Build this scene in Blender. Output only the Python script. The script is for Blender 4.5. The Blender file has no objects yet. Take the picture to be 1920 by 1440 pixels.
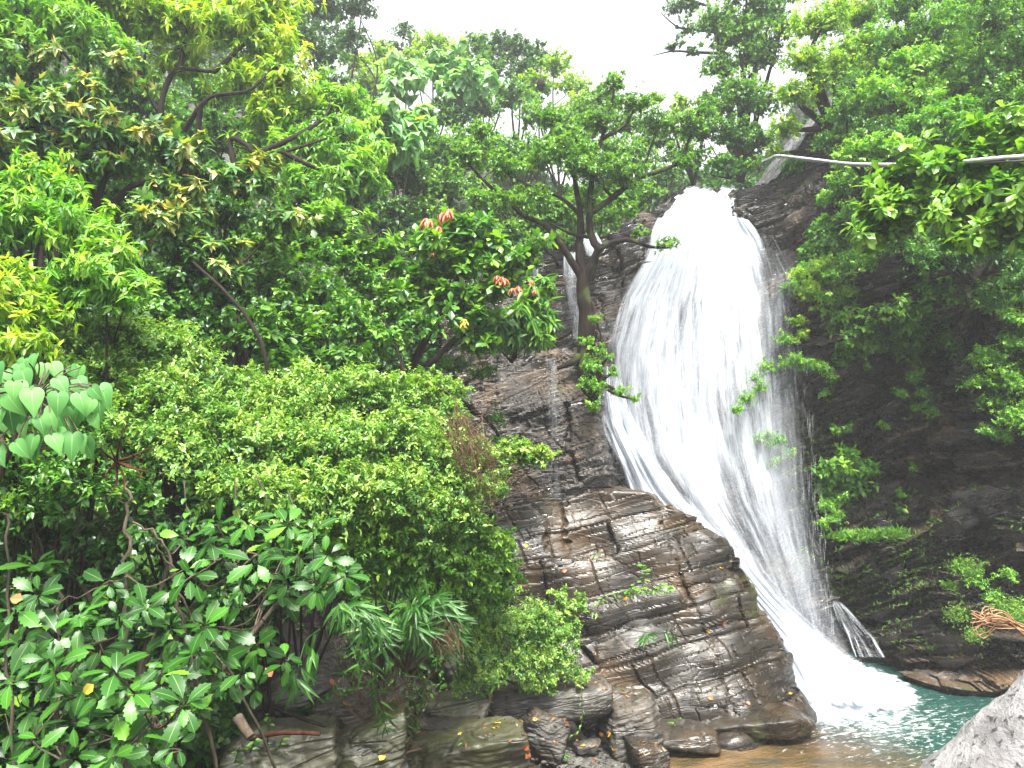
import bpy, math
import numpy as np
from mathutils import Vector
scene = bpy.context.scene
COL = scene.collection
# ------------------------------------------------------------------ camera
CAM_Z, PITCH, F = 4.5, math.radians(5.0), 26.0 / 36.0 * 1920
cam_data = bpy.data.cameras.new('camera'); cam_data.lens = 26; cam_data.sensor_width = 36
cam_data.clip_start = 0.05; cam_data.clip_end = 2000
cam = bpy.data.objects.new('camera', cam_data); COL.objects.link(cam)
cam.location = (0, 0, CAM_Z); cam.rotation_euler = (math.radians(90) + PITCH, 0, 0)
scene.camera = cam
# ------------------------------------------------------------------ sky and sun
SUN_EL, SUN_AZ = math.radians(64), math.radians(172)      # azimuth measured clockwise from +Y
world = bpy.data.worlds.new('World'); scene.world = world; world.use_nodes = True
wn = world.node_tree.nodes; wl = world.node_tree.links
sky = wn.new('ShaderNodeTexSky'); sky.sky_type = 'NISHITA'; sky.sun_disc = False
sky.sun_elevation = SUN_EL; sky.sun_rotation = SUN_AZ; sky.air_density = 1.0; sky.dust_density = 4.0; sky.ozone_density = 1.0
whs = wn.new('ShaderNodeHueSaturation'); whs.inputs['Saturation'].default_value = 0.12
wl.new(sky.outputs[0], whs.inputs['Color']); wl.new(whs.outputs[0], wn['Background'].inputs['Color'])
wn['Background'].inputs['Strength'].default_value = 0.12
sun_data = bpy.data.lights.new('sun', 'SUN'); sun_data.energy = 3.2; sun_data.angle = math.radians(14)
sun_data.color = (1.0, 0.96, 0.88)
sun = bpy.data.objects.new('sun', sun_data); COL.objects.link(sun)
sv = Vector((math.sin(SUN_AZ) * math.cos(SUN_EL), math.cos(SUN_AZ) * math.cos(SUN_EL), math.sin(SUN_EL)))
sun.rotation_euler = sv.to_track_quat('Z', 'Y').to_euler(); sun.location = (0, 0, 60)
scene.view_settings.view_transform = 'Standard'; scene.view_settings.look = 'None'
scene.view_settings.exposure = 2.25; scene.view_settings.gamma = 1.0; scene.view_settings.use_curve_mapping = False
cy = scene.cycles
cy.max_bounces = 6; cy.diffuse_bounces = 2; cy.glossy_bounces = 2; cy.transmission_bounces = 3
cy.transparent_max_bounces = 24; cy.sample_clamp_indirect = 4; cy.caustics_reflective = False; cy.caustics_refractive = False
cy.use_denoising = True
# ------------------------------------------------------------------ helpers
RNG = np.random.RandomState(7)
cp, sp = math.cos(PITCH), math.sin(PITCH)

def P(px, py, Y):
    """point seen at pixel (px,py) of the 1920x1440 photograph, at world depth Y"""
    px, py, Y = np.asarray(px, float), np.asarray(py, float), np.asarray(Y, float)
    u, v = (px - 960) / F, (720 - py) / F
    t = Y / (cp - v * sp)
    return np.stack(np.broadcast_arrays(u * t, Y, CAM_Z + t * (sp + v * cp)), -1)

def norm(a):
    return a / np.maximum(np.linalg.norm(a, axis=-1, keepdims=True), 1e-9)

def _hash(ix, iy, iz, seed):
    h = (ix.astype(np.int64) * 374761393 + iy.astype(np.int64) * 668265263 + iz.astype(np.int64) * 2147483647 + seed * 974634777) & 0xffffffff
    h = ((h ^ (h >> 13)) * 1274126177) & 0xffffffff
    h = ((h ^ (h >> 16)) * 2246822519) & 0xffffffff
    return ((h ^ (h >> 15)) & 0xffffff) / float(0xffffff)

def vnoise(p, seed=0):
    p = np.asarray(p, float); i = np.floor(p).astype(np.int64); f = p - i; f = f * f * (3 - 2 * f)
    r = 0
    for dx in (0, 1):
        for dy in (0, 1):
            for dz in (0, 1):
                w = (f[..., 0] if dx else 1 - f[..., 0]) * (f[..., 1] if dy else 1 - f[..., 1]) * (f[..., 2] if dz else 1 - f[..., 2])
                r = r + w * _hash(i[..., 0] + dx, i[..., 1] + dy, i[..., 2] + dz, seed)
    return r * 2 - 1

def fbm(p, octv=4, seed=0):
    s, a, r = 1.0, 1.0, 0
    for k in range(octv):
        r = r + a * vnoise(np.asarray(p) * s, seed + k * 17); s *= 2.03; a *= 0.5
    return r

def tag(o, label=None, cat=None, group=None, kind=None):
    if label: o['label'] = label
    if cat: o['category'] = cat
    if group: o['group'] = group
    if kind: o['kind'] = kind
    return o

def empty(name, loc):
    o = bpy.data.objects.new(name, None); COL.objects.link(o); o.location = tuple(float(c) for c in loc)
    o.empty_display_size = 0.2
    return o

def mesh_raw(name, V, idx, sizes, mat, parent=None, attrs=None, smooth=False):
    """one mesh object from flat arrays; world coordinates, made local to the parent empty"""
    V = np.asarray(V, np.float32).reshape(-1, 3)
    if parent is not None: V = V - np.array(parent.location, np.float32)
    me = bpy.data.meshes.new(name); idx = np.asarray(idx, np.int32); sizes = np.asarray(sizes, np.int32)
    me.vertices.add(len(V)); me.vertices.foreach_set('co', V.ravel())
    me.loops.add(len(idx)); me.loops.foreach_set('vertex_index', idx)
    me.polygons.add(len(sizes)); st = np.zeros(len(sizes), np.int32); st[1:] = np.cumsum(sizes)[:-1]
    me.polygons.foreach_set('loop_start', st); me.polygons.foreach_set('loop_total', sizes)
    me.polygons.foreach_set('use_smooth', np.full(len(sizes), smooth, bool))
    for k, a in (attrs or {}).items():
        at = me.attributes.new(k, 'FLOAT', 'POINT'); at.data.foreach_set('value', np.asarray(a, np.float32).ravel())
    me.update(calc_edges=True); me.validate()
    if mat is not None: me.materials.append(mat)
    o = bpy.data.objects.new(name, me); COL.objects.link(o)
    if parent is not None: o.parent = parent
    return o

def grid_faces(nr, nc):
    a = (np.arange(nr - 1)[:, None] * nc + np.arange(nc - 1)[None, :]).ravel()
    return np.stack([a, a + 1, a + nc + 1, a + nc], 1)

def grid_mesh(name, G, mat, parent=None, attrs=None, smooth=True, flip=False):
    nr, nc = G.shape[:2]; f = grid_faces(nr, nc)
    if flip: f = f[:, ::-1]
    return mesh_raw(name, G.reshape(-1, 3), f.ravel(), np.full(len(f), 4), mat, parent, attrs, smooth)

def tube_arrays(pts, rad, n=6):
    """closed tapered tube along a polyline"""
    pts = np.asarray(pts, float); m = len(pts); rad = np.broadcast_to(np.asarray(rad, float), (m,))
    tg = norm(np.gradient(pts, axis=0)); up = np.array([0.13, 0.31, 0.94]) if abs(tg[0, 2]) < 0.85 else np.array([0.2, 0.95, 0.1])
    s = norm(np.cross(tg, up)); t = np.cross(s, tg); a = np.linspace(0, 2 * math.pi, n, endpoint=False)
    ring = pts[:, None] + rad[:, None, None] * (np.cos(a)[None, :, None] * s[:, None] + np.sin(a)[None, :, None] * t[:, None])
    V = ring.reshape(-1, 3); F_ = []
    i = np.arange(m - 1)[:, None] * n; j = np.arange(n)[None]; j2 = (j + 1) % n
    F_ = np.stack([i + j, i + j2, i + n + j2, i + n + j], -1).reshape(-1, 4)
    return V, F_

def smooth_line(pts, k=5):
    """Catmull-Rom resample"""
    p = np.asarray(pts, float)
    if len(p) < 3:
        t = np.linspace(0, 1, k + 1)[:, None]; return p[0] * (1 - t) + p[-1] * t
    q = np.vstack([2 * p[0] - p[1], p, 2 * p[-1] - p[-2]]); out = []
    for i in range(1, len(q) - 2):
        t = np.linspace(0, 1, k, endpoint=False)[:, None]
        out.append(0.5 * (2 * q[i] + (q[i + 1] - q[i - 1]) * t + (2 * q[i - 1] - 5 * q[i] + 4 * q[i + 1] - q[i + 2]) * t ** 2 + (3 * q[i] - q[i - 1] - 3 * q[i + 1] + q[i + 2]) * t ** 3))
    return np.vstack(out + [p[-1:]])

class MB:
    """collects quads into one mesh"""
    def __init__(s): s.V, s.F, s.n = [], [], 0
    def add(s, V, F_): s.V.append(V); s.F.append(F_ + s.n); s.n += len(V)
    def tube(s, pts, rad, n=6): s.add(*tube_arrays(pts, rad, n))
    def build(s, name, mat, parent=None, smooth=True):
        V = np.vstack(s.V); Q = np.vstack(s.F)
        return mesh_raw(name, V, Q.ravel(), np.full(len(Q), 4), mat, parent, None, smooth)

# ------------------------------------------------------------------ node helpers
def new_mat(name):
    m = bpy.data.materials.new(name); m.use_nodes = True; nt = m.node_tree; nt.nodes.clear()
    return m, nt
def N(nt, typ, **kw):
    n = nt.nodes.new(typ)
    for k, v in kw.items():
        if k in n.inputs.keys(): n.inputs[k].default_value = v
        else: setattr(n, k, v)
    return n
def ramp(nt, stops, src=None, interp='LINEAR'):
    r = nt.nodes.new('ShaderNodeValToRGB'); r.color_ramp.interpolation = interp; e = r.color_ramp.elements
    while len(e) < len(stops): e.new(0.5)
    for el, (p, c) in zip(e, stops):
        el.position = p; el.color = (c[0], c[1], c[2], 1) if not isinstance(c, (int, float)) else (c, c, c, 1)
    if src is not None: nt.links.new(src, r.inputs[0])
    return r
def mixc(nt, a, b, fac, blend='MIX'):
    m = nt.nodes.new('ShaderNodeMix'); m.data_type = 'RGBA'; m.blend_type = blend
    for s, v in ((m.inputs[0], fac), (m.inputs[6], a), (m.inputs[7], b)):
        if hasattr(v, 'links') or isinstance(v, bpy.types.NodeSocket): nt.links.new(v, s)
        elif isinstance(v, (int, float)): s.default_value = v
        else: s.default_value = (v[0], v[1], v[2], 1)
    return m.outputs[2]
def math_n(nt, op, a, b=None, c=None, clamp=False):
    m = nt.nodes.new('ShaderNodeMath'); m.operation = op; m.use_clamp = clamp
    for i, v in enumerate((a, b, c)):
        if v is None: continue
        if isinstance(v, bpy.types.NodeSocket): nt.links.new(v, m.inputs[i])
        else: m.inputs[i].default_value = v
    return m.outputs[0]
def coords(nt, scale=(1, 1, 1), rot=(0, 0, 0), loc=(0, 0, 0)):
    g = nt.nodes.new('ShaderNodeNewGeometry'); m = nt.nodes.new('ShaderNodeMapping'); m.vector_type = 'TEXTURE'
    m.inputs['Scale'].default_value = tuple(1.0 / c for c in scale); m.inputs['Rotation'].default_value = rot; m.inputs['Location'].default_value = loc
    nt.links.new(g.outputs['Position'], m.inputs[0]); return m.outputs[0]
def noise(nt, vec, scale=1, detail=4, rough=0.55, dist=0.0):
    n = nt.nodes.new('ShaderNodeTexNoise'); n.inputs['Scale'].default_value = scale; n.inputs['Detail'].default_value = detail
    n.inputs['Roughness'].default_value = rough; n.inputs['Distortion'].default_value = dist
    if vec is not None: nt.links.new(vec, n.inputs['Vector'])
    return n.outputs['Fac']
def principled(nt, color, rough=0.6, spec=0.5, bump=None, bump_s=0.4, bump_d=0.05, out=True):
    b = nt.nodes.new('ShaderNodeBsdfPrincipled')
    if isinstance(color, bpy.types.NodeSocket): nt.links.new(color, b.inputs['Base Color'])
    else: b.inputs['Base Color'].default_value = (*color, 1)
    if isinstance(rough, bpy.types.NodeSocket): nt.links.new(rough, b.inputs['Roughness'])
    else: b.inputs['Roughness'].default_value = rough
    b.inputs['Specular IOR Level'].default_value = spec
    if bump is not None:
        bm = nt.nodes.new('ShaderNodeBump'); bm.inputs['Strength'].default_value = bump_s; bm.inputs['Distance'].default_value = bump_d
        nt.links.new(bump, bm.inputs['Height']); nt.links.new(bm.outputs[0], b.inputs['Normal'])
    if out:
        o = nt.nodes.new('ShaderNodeOutputMaterial'); nt.links.new(b.outputs[0], o.inputs[0])
    return b

# ------------------------------------------------------------------ materials
def leaf_mat(name, stops, rough=0.42, trans=0.35, rib=None, tcol=1.25, spec=.5):
    m, nt = new_mat(name)
    at = N(nt, 'ShaderNodeAttribute', attribute_name='tint'); rp = ramp(nt, stops, at.outputs['Fac'])
    col = rp.outputs[0]
    if rib:
        ar = N(nt, 'ShaderNodeAttribute', attribute_name='rib')
        k = math_n(nt, 'SUBTRACT', 1.0, math_n(nt, 'MULTIPLY', ar.outputs['Fac'], 13.0), None, True)
        col = mixc(nt, col, rib, math_n(nt, 'MULTIPLY', k, 0.75))
    b = principled(nt, col, rough, spec, out=False)
    t = nt.nodes.new('ShaderNodeBsdfTranslucent')
    nt.links.new(mixc(nt, col, (tcol, tcol * 1.05, 0.55), 1.0, 'MULTIPLY'), t.inputs[0])
    mx = nt.nodes.new('ShaderNodeMixShader'); mx.inputs[0].default_value = trans
    nt.links.new(b.outputs[0], mx.inputs[1]); nt.links.new(t.outputs[0], mx.inputs[2])
    o = nt.nodes.new('ShaderNodeOutputMaterial'); nt.links.new(mx.outputs[0], o.inputs[0])
    return m

LM = {}
LM['yellow'] = leaf_mat('leaf yellow green', [(0, (.07, .18, .012)), (.45, (.17, .34, .02)), (.8, (.34, .50, .03)), (.93, (.50, .56, .04)), (1, (.60, .40, .06))], .45, .45)
LM['bright'] = leaf_mat('leaf bright green', [(0, (.045, .16, .014)), (.5, (.12, .32, .028)), (.85, (.26, .47, .05)), (1, (.38, .52, .07))], .4, .42)
LM['mid'] = leaf_mat('leaf mid green', [(0, (.02, .085, .012)), (.5, (.065, .20, .02)), (.9, (.19, .36, .035)), (1, (.30, .44, .05))], .38, .38)
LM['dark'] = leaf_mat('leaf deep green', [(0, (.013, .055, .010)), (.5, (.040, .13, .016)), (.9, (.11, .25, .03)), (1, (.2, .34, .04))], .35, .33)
LM['olive'] = leaf_mat('leaf olive', [(0, (.03, .10, .022)), (.5, (.075, .19, .045)), (.70, (.13, .26, .05)), (.80, (.22, .31, .05)), (.92, (.42, .38, .11)), (1, (.58, .28, .09))], .42, .33)
LM['pale'] = leaf_mat('leaf pale green', [(0, (.10, .27, .09)), (.5, (.20, .42, .16)), (.93, (.34, .54, .24)), (.97, (.50, .48, .05)), (1, (.62, .44, .05))], .42, .38)
LM['vine'] = leaf_mat('leaf vine', [(0, (.035, .12, .020)), (.45, (.11, .26, .04)), (.85, (.27, .43, .075)), (.96, (.42, .50, .13)), (1, (.46, .34, .12))], .36, .4)
LM['serrated'] = leaf_mat('leaf serrated', [(0, (.010, .045, .007)), (.5, (.024, .100, .010)), (.85, (.06, .20, .016)), (1, (.16, .36, .03))], .38, .30, rib=(.22, .38, .10), spec=.28)
LM['heart'] = leaf_mat('leaf heart shaped', [(0, (.04, .15, .035)), (.6, (.085, .25, .06)), (1, (.16, .38, .10))], .55, .36, rib=(.28, .42, .18), spec=.25)
LM['red'] = leaf_mat('leaf red shoot', [(0, (.45, .10, .06)), (1, (.62, .22, .13))], .5, .35)
LM['gold'] = leaf_mat('leaf fallen gold', [(0, (.62, .22, .03)), (.5, (.70, .42, .04)), (1, (.62, .55, .06))], .5, .2)
LM['rust'] = leaf_mat('leaf fallen rust', [(0, (.30, .06, .02)), (1, (.50, .16, .06))], .5, .15)
LM['straw'] = leaf_mat('dead stalk', [(0, (.12, .06, .03)), (.6, (.24, .14, .075)), (1, (.36, .25, .14))], .7, .15)
LM['moss'] = leaf_mat('moss tuft', [(0, (.05, .13, .015)), (.6, (.12, .26, .02)), (1, (.25, .38, .03))], .7, .25)
LM['bamboo'] = leaf_mat('bamboo leaf', [(0, (.018, .07, .012)), (.6, (.045, .15, .02)), (.92, (.12, .28, .04)), (1, (.42, .38, .16))], .42, .35)

def bark_mat(name, c1, c2, moss=0.0):
    m, nt = new_mat(name); v = coords(nt, (1, 1, .25)); n = noise(nt, v, 18, 6, .65)
    col = ramp(nt, [(.3, c1), (.7, c2)], n).outputs[0]
    if moss:
        n2 = noise(nt, coords(nt), 3.0, 4); col = mixc(nt, col, (.06, .09, .02), math_n(nt, 'MULTIPLY', ramp(nt, [(.5, 0), (.62, 1)], n2).outputs[0], moss))
    principled(nt, col, .85, .12, n, .7, .03); return m
BARK = bark_mat('bark dark', (.007, .0055, .0045), (.026, .019, .015))
BARKB = bark_mat('bark brown', (.005, .0035, .0028), (.018, .011, .008), .45)
BARKG = bark_mat('bark grey twig', (.03, .024, .016), (.12, .10, .07))
BARKR = bark_mat('bark reddish', (.025, .009, .006), (.10, .038, .022))

STRATA = math.radians(-13)       # dip of the slate bedding, rising to the right
def rock_mat(name, c_dark, c_mid, c_rust, moss=.3, wet=.3, dip=STRATA, lam=1.0, pale=(.26, .25, .24), pale_amt=.5, bstr=.8, bd=.06):
    m, nt = new_mat(name)
    v0 = coords(nt); big = noise(nt, v0, .9, 5, .6); med = noise(nt, v0, 4.5, 6, .62)
    vl = coords(nt, (.9, 1.1, 19 * lam), (0, dip, .12)); la = noise(nt, vl, 2.2, 7, .68, .6)
    vl2 = coords(nt, (.6, .6, 5), (0, dip, .1), (3, 1, 7)); la2 = noise(nt, vl2, 2.0, 4, .6, .8)
    vc = coords(nt, (.55, .9, 2.6), (0, dip + .05, .1), (1, 8, 2))
    vo = nt.nodes.new('ShaderNodeTexVoronoi'); vo.feature = 'DISTANCE_TO_EDGE'; vo.inputs['Scale'].default_value = .75
    wv = mixc(nt, vc, (1, 1, 1), .0)
    nt.links.new(vc, vo.inputs['Vector'])
    crack = ramp(nt, [(0.0, 1.0), (.018, 0.0)], vo.outputs['Distance']).outputs[0]
    col = mixc(nt, c_dark, c_mid, ramp(nt, [(.35, 0), (.65, 1)], la2).outputs[0])
    col = mixc(nt, col, c_rust, math_n(nt, 'MULTIPLY', ramp(nt, [(.48, 0), (.66, 1)], big).outputs[0], .75))
    col = mixc(nt, col, pale, math_n(nt, 'MULTIPLY', ramp(nt, [(.54, 0), (.68, 1)], la).outputs[0], pale_amt))
    col = mixc(nt, col, (.012, .011, .011), math_n(nt, 'MULTIPLY', ramp(nt, [(.30, 1), (.42, 0)], la).outputs[0], .45))
    mo = noise(nt, coords(nt, (1, 1, 1), (0, 0, 0), (5, 3, 9)), 1.1, 6, .7)
    col = mixc(nt, col, (.045, .065, .012), math_n(nt, 'MULTIPLY', ramp(nt, [(.58, 0), (.70, 1)], mo).outputs[0], moss))
    col = mixc(nt, col, (.01, .009, .009), math_n(nt, 'MULTIPLY', crack, .45))
    h = math_n(nt, 'ADD', math_n(nt, 'MULTIPLY', la, .55), math_n(nt, 'ADD', math_n(nt, 'MULTIPLY', med, .22), math_n(nt, 'MULTIPLY', la2, .5)))
    h = math_n(nt, 'SUBTRACT', h, math_n(nt, 'MULTIPLY', crack, .35))
    r = math_n(nt, 'MULTIPLY_ADD', ramp(nt, [(.38, 0), (.62, 1)], med).outputs[0], .35, wet)
    principled(nt, col, r, .55, h, bstr, bd); return m
SLATE = rock_mat('wet slate', (.009, .007, .005), (.028, .022, .015), (.060, .034, .013), .9, .14, bd=.03, lam=1.2, bstr=.6, pale=(.14, .13, .12), pale_amt=.4)
CLIFFM = rock_mat('cliff slate', (.010, .009, .008), (.075, .064, .054), (.12, .075, .038), .8, .05, lam=.55, pale=(.24, .23, .23), pale_amt=.65, dip=math.radians(-19), bstr=1.0, bd=.14)  # pale bed streaks also paint in the wet highlights on the ledges
GREYROCK = rock_mat('grey slate', (.02, .019, .015), (.055, .050, .040), (.055, .038, .022), .7, .3, lam=.7)
MOSSROCK = rock_mat('mossy slate', (.022, .022, .012), (.060, .058, .032), (.05, .062, .014), 1.0, .3, lam=.10, pale_amt=.12)

# ------------------------------------------------------------------ damp air over the gorge
m, nt = new_mat('haze'); pv = nt.nodes.new('ShaderNodeVolumePrincipled'); pv.inputs['Color'].default_value = (.93, .97, 1, 1); pv.inputs['Density'].default_value = .0019; pv.inputs['Anisotropy'].default_value = .2
o_ = nt.nodes.new('ShaderNodeOutputMaterial'); nt.links.new(pv.outputs[0], o_.inputs['Volume'])
V = np.array([(x, y, z) for x in (-60., 60.) for y in (-25., 95.) for z in (-3., 44.)])
hz = mesh_raw('haze', V, np.array([0, 1, 3, 2, 4, 6, 7, 5, 0, 4, 5, 1, 2, 3, 7, 6, 0, 2, 6, 4, 1, 5, 7, 3]), np.full(6, 4), m)
tag(hz, kind='stuff')
# ================================================================== LAND
GP = np.array([  # x, y, z control points of the ground
    (0, -4, 2.9), (-3, -3, 3.2), (3, -4, 2.9), (-8, -2, 4.5), (8, -3, 2.5), (-14, 0, 8), (0, .2, 2.8), (2, 1.0, 1.6),
    (-2, 3, 1.9), (-4, 3, 2.6), (-7, 3, 4.2), (-2.6, 5, 1.3), (-4, 5, 2.0), (-6.5, 5, 3.6), (-10, 5, 6), (0, 3.5, .0), (3, 3.5, -.6), (7, 3, -.6),
    (-1.8, 6.5, .35), (-3, 6.5, .9), (-4.5, 6.5, 2.2), (-7, 7, 4.3), (-10, 8, 6.5), (0, 6, -.1), (4, 6, -.7), (9, 7, -.7),
    (-1.8, 8.5, .18), (-3, 8.5, .45), (-4.2, 8.6, 1.8), (-6, 9, 3.6), (-9, 10, 6.2), (0, 8.5, .05), (1.5, 8.5, -.15), (4, 9, -.8), (9, 10, -.8),
    (-2.8, 10.3, 1.0), (-1.5, 10.3, .55), (-.4, 10.8, .35), (.8, 11.2, .22), (1.8, 11.3, .1), (2.6, 11.4, -.1), (3.4, 11.6, -.35), (5, 12, -.9), (9, 13, -.9),
    (-1.8, 11.8, 1.6), (-.4, 12.2, .9), (-.6, 13.6, 1.2), (0, 14, 1), (.6, 13.4, .8), (-.2, 14.7, 2), (-3, 11.5, 2.9), (-5, 12, 4.6), (-8, 13, 6.8), (-12, 12, 9.5), (1.5, 12.9, -.2), (4, 13.4, -.9), (7, 15, -.9),
    (-1.9, 13.4, 3.2), (-3, 14, 5.6), (-.2, 15.5, 5.8), (1.0, 15.4, 5.6), (2, 16, 2), (4, 16.5, -.6), (7, 17, -.8), (-6, 16, 8), (-11, 18, 12),
    (-3, 18, 8.0), (0, 18.5, 8.2), (1.5, 18.6, 8.8), (3, 20.5, 10.2), (5, 21, 10.7), (6.5, 21, 11.2), (8.5, 21.5, 12.5), (12, 21, 15), (17, 19, 17), (24, 18, 22),
    (4.5, 18.6, 3), (7, 19, 4), (10, 19.5, 6), (12, 17.5, 5), (16, 15, 4),
    (-3, 25, 12), (1, 25, 11.6), (5, 26, 11), (8, 26, 13.6), (7, 30, 15.5), (3, 28, 14.2), (5, 23.5, 11.0), (10, 30, 16), (13, 26, 18), (20, 26, 24), (-10, 25, 16), (-18, 25, 20), (-25, 15, 18), (-20, 8, 14),
    (0, 31, 16.5), (-3, 31, 17), (3, 31, 15), (-6, 34, 18), (6, 35, 16.5), (10, 35, 17), (18, 36, 24), (-16, 36, 24), (0, 45, 17), (8, 50, 13), (-20, 55, 26), (25, 50, 28), (35, 25, 30), (30, 5, 12), (0, 70, 17), (14, -6, 2), (30, -10, 6), (-30, -10, 16)], float)
def ground_z(x, y):
    x, y = np.asarray(x, float), np.asarray(y, float)
    d2 = (x[..., None] - GP[:, 0]) ** 2 + (y[..., None] - GP[:, 1]) ** 2
    w = 1.0 / (d2 + .12) ** 2.1
    return (w * GP[:, 2]).sum(-1) / w.sum(-1)

def axis_pts(a, b, fine0, fine1, cf, cc):
    return np.unique(np.concatenate([np.arange(a, fine0, cc), np.arange(fine0, fine1, cf), np.arange(fine1, b + cc, cc)]))
gx = axis_pts(-40, 45, -7, 6, .09, .8); gy = axis_pts(-12, 80, 4.5, 14, .09, .8)
GX, GY = np.meshgrid(gx, gy); GZ = ground_z(GX, GY)
gp3 = np.stack([GX, GY, GZ], -1)
GZ = GZ + .10 * fbm(gp3 * .7, 4, 3) + .035 * fbm(gp3 * 5, 3, 9)
m, nt = new_mat('soil and leaf litter')
n1 = noise(nt, coords(nt), 1.2, 6, .65); n2 = noise(nt, coords(nt), 14, 5, .7)
c = mixc(nt, (.008, .0055, .0035), (.028, .018, .011), ramp(nt, [(.4, 0), (.65, 1)], n1).outputs[0])
c = mixc(nt, c, (.05, .028, .016), math_n(nt, 'MULTIPLY', ramp(nt, [(.55, 0), (.7, 1)], n2).outputs[0], .6))
principled(nt, c, math_n(nt, 'MULTIPLY_ADD', n1, .5, .15), .5, n2, .8, .05)
tag(grid_mesh('ground', np.stack([GX, GY, GZ], -1), m), kind='structure')

# ---------------------------------------------------------------- bedded rock displacement
def bedded(p, seed, dip=STRATA, th=.42, blk=1.1, amp=.22, fine=.05, shear=.38, small=.45, groove=1.0, wp=1.0):
    """outward displacement of slate beds split into blocks by joints"""
    a = -dip
    warp = wp * (.25 * fbm(p * .45, 3, seed) + .06 * fbm(p * 1.9, 2, seed + 5))
    s = (-p[..., 0] * math.sin(a) + p[..., 2] * math.cos(a) + .25 * p[..., 1] + warp)
    q = p[..., 0] * math.cos(a) + shear * p[..., 2] + .3 * p[..., 1] + .35 * fbm(p * .6, 2, seed + 9)
    def lay(s, q, t, b, sd):
        k = np.floor(s / t); fr = s / t - k
        q2 = q / b + _hash(k.astype(np.int64), k.astype(np.int64) * 0, k.astype(np.int64) * 0, sd) * 7.3
        j = np.floor(q2); fj = q2 - j
        h = _hash(k.astype(np.int64), j.astype(np.int64), j.astype(np.int64) * 0, sd + 1)
        edge = np.minimum(np.minimum(fr, 1 - fr) * t / .035, np.minimum(fj, 1 - fj) * b / .035)
        return h - .5, np.clip(edge, 0, 1), fr
    h1, e1, f1 = lay(s, q, th, blk, seed + 20)
    h2, e2, f2 = lay(s + .03 * fbm(p * 3, 2, seed + 2), q * 1.07 + 3, th * .27, blk * .55, seed + 40)
    h0, e0, f0 = lay(s, q, th * 3.1, blk * 2.3, seed + 60)
    d = amp * (1.5 * h0 + 1.0 * h1 + small * h2 + .55 * f1 + small * .5 * f2) + fine * fbm(p * np.array([1.5, 1.5, 6]), 4, seed + 3)
    d -= groove * (.10 * (1 - e1) * (amp / .2) + .02 * (1 - e2) + .12 * (1 - e0) * (amp / .2))
    return d

def grid_normals(G):
    a = np.gradient(G, axis=1); b = np.gradient(G, axis=0)
    return norm(np.cross(a, b))

def interp2(ctrl, px, py, sx=1.0, sy=1.0, p=1.6, eps=500.):
    ctrl = np.asarray(ctrl, float)
    d2 = ((px[..., None] - ctrl[:, 0]) * sx) ** 2 + ((py[..., None] - ctrl[:, 1]) * sy) ** 2
    w = 1 / (d2 + eps) ** p
    return (w * ctrl[:, 2]).sum(-1) / w.sum(-1)

# ---------------------------------------------------------------- the cliff round the pool
TOPC = np.array([(700, 560), (860, 520), (940, 480), (1000, 470), (1150, 440), (1220, 400), (1262, 350), (1290, 362), (1400, 362), (1440, 335), (1480, 300), (1530, 240), (1600, 150), (1750, 40), (1920, -60), (2500, -400), (3000, -500)], float)
CD = [(700, 560, 16), (700, 900, 14.5), (700, 1300, 13.8), (900, 500, 17), (1000, 500, 17.6), (1000, 640, 16.6), (1000, 900, 15.6), (1000, 1300, 14.8), (1150, 480, 17.8), (1200, 650, 17.2), (1200, 800, 16.6),
      (1300, 362, 18.8), (1330, 470, 18.2), (1300, 600, 17.8), (1300, 800, 17), (1330, 1000, 15.8), (1350, 1250, 15), (1480, 340, 18.2), (1440, 480, 17.8), (1450, 620, 17.7), (1480, 800, 17.5), (1500, 1000, 17.6), (1480, 1130, 16.2), (1500, 1230, 15.8),
      (1570, 1210, 17.0), (1570, 1100, 17.0), (1600, 1010, 16.6), (1600, 900, 17.4), (1600, 700, 17.0), (1560, 560, 16.4), (1560, 420, 16.6), (1500, 250, 18.4), (1600, 160, 19),
      (1700, 1240, 15.6), (1720, 1100, 16.0), (1680, 1000, 16.2), (1750, 880, 17.0), (1750, 700, 16.8), (1700, 540, 15.4), (1700, 420, 15.3), (1700, 250, 16.5), (1750, 60, 18.5),
      (1830, 1262, 14.8), (1850, 1120, 14.9), (1850, 1000, 15.2), (1860, 850, 15.8), (1850, 700, 15.6), (1850, 540, 14.0), (1850, 400, 13.8), (1900, 200, 15.5), (1920, -50, 18),
      (2050, 1320, 13.5), (2050, 1000, 13.5), (2050, 700, 13.8), (2100, 400, 12.8), (2100, 100, 15), (2300, 1500, 11.5), (2400, 900, 11.8), (2400, 300, 12), (2500, -300, 17), (3000, 1500, 9), (3000, 500, 9.5), (3000, -400, 14)]
xs = np.concatenate([np.arange(820, 1120, 7), np.arange(1120, 1960, 2.6), np.arange(1960, 3000, 12)])
tp = np.interp(xs, TOPC[:, 0], TOPC[:, 1]); tp = tp + 10 * vnoise(np.stack([xs * .02, xs * 0, xs * 0], -1), 4) + 5 * vnoise(np.stack([xs * .09, xs * 0, xs * 0], -1), 5)
bot = np.interp(xs, [820, 1500, 1600, 1900, 3000], [1420, 1420, 1330, 1400, 2600])
nb = 400
b_ = np.linspace(0, 1, nb)[:, None]
PX = np.broadcast_to(xs[None], (nb, len(xs))); PY = bot[None] * (1 - b_) + tp[None] * b_
D = interp2(CD, PX, PY, 1.0, 1.0, 1.9, 900.)
G = P(PX, PY, D)
Nn = grid_normals(G)
Nn = np.where((Nn[..., 1:2] > 0), -Nn, Nn)
Nn = norm(Nn * np.array([1, 1, .6]) + np.array([0, -.3, 0]))
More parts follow.
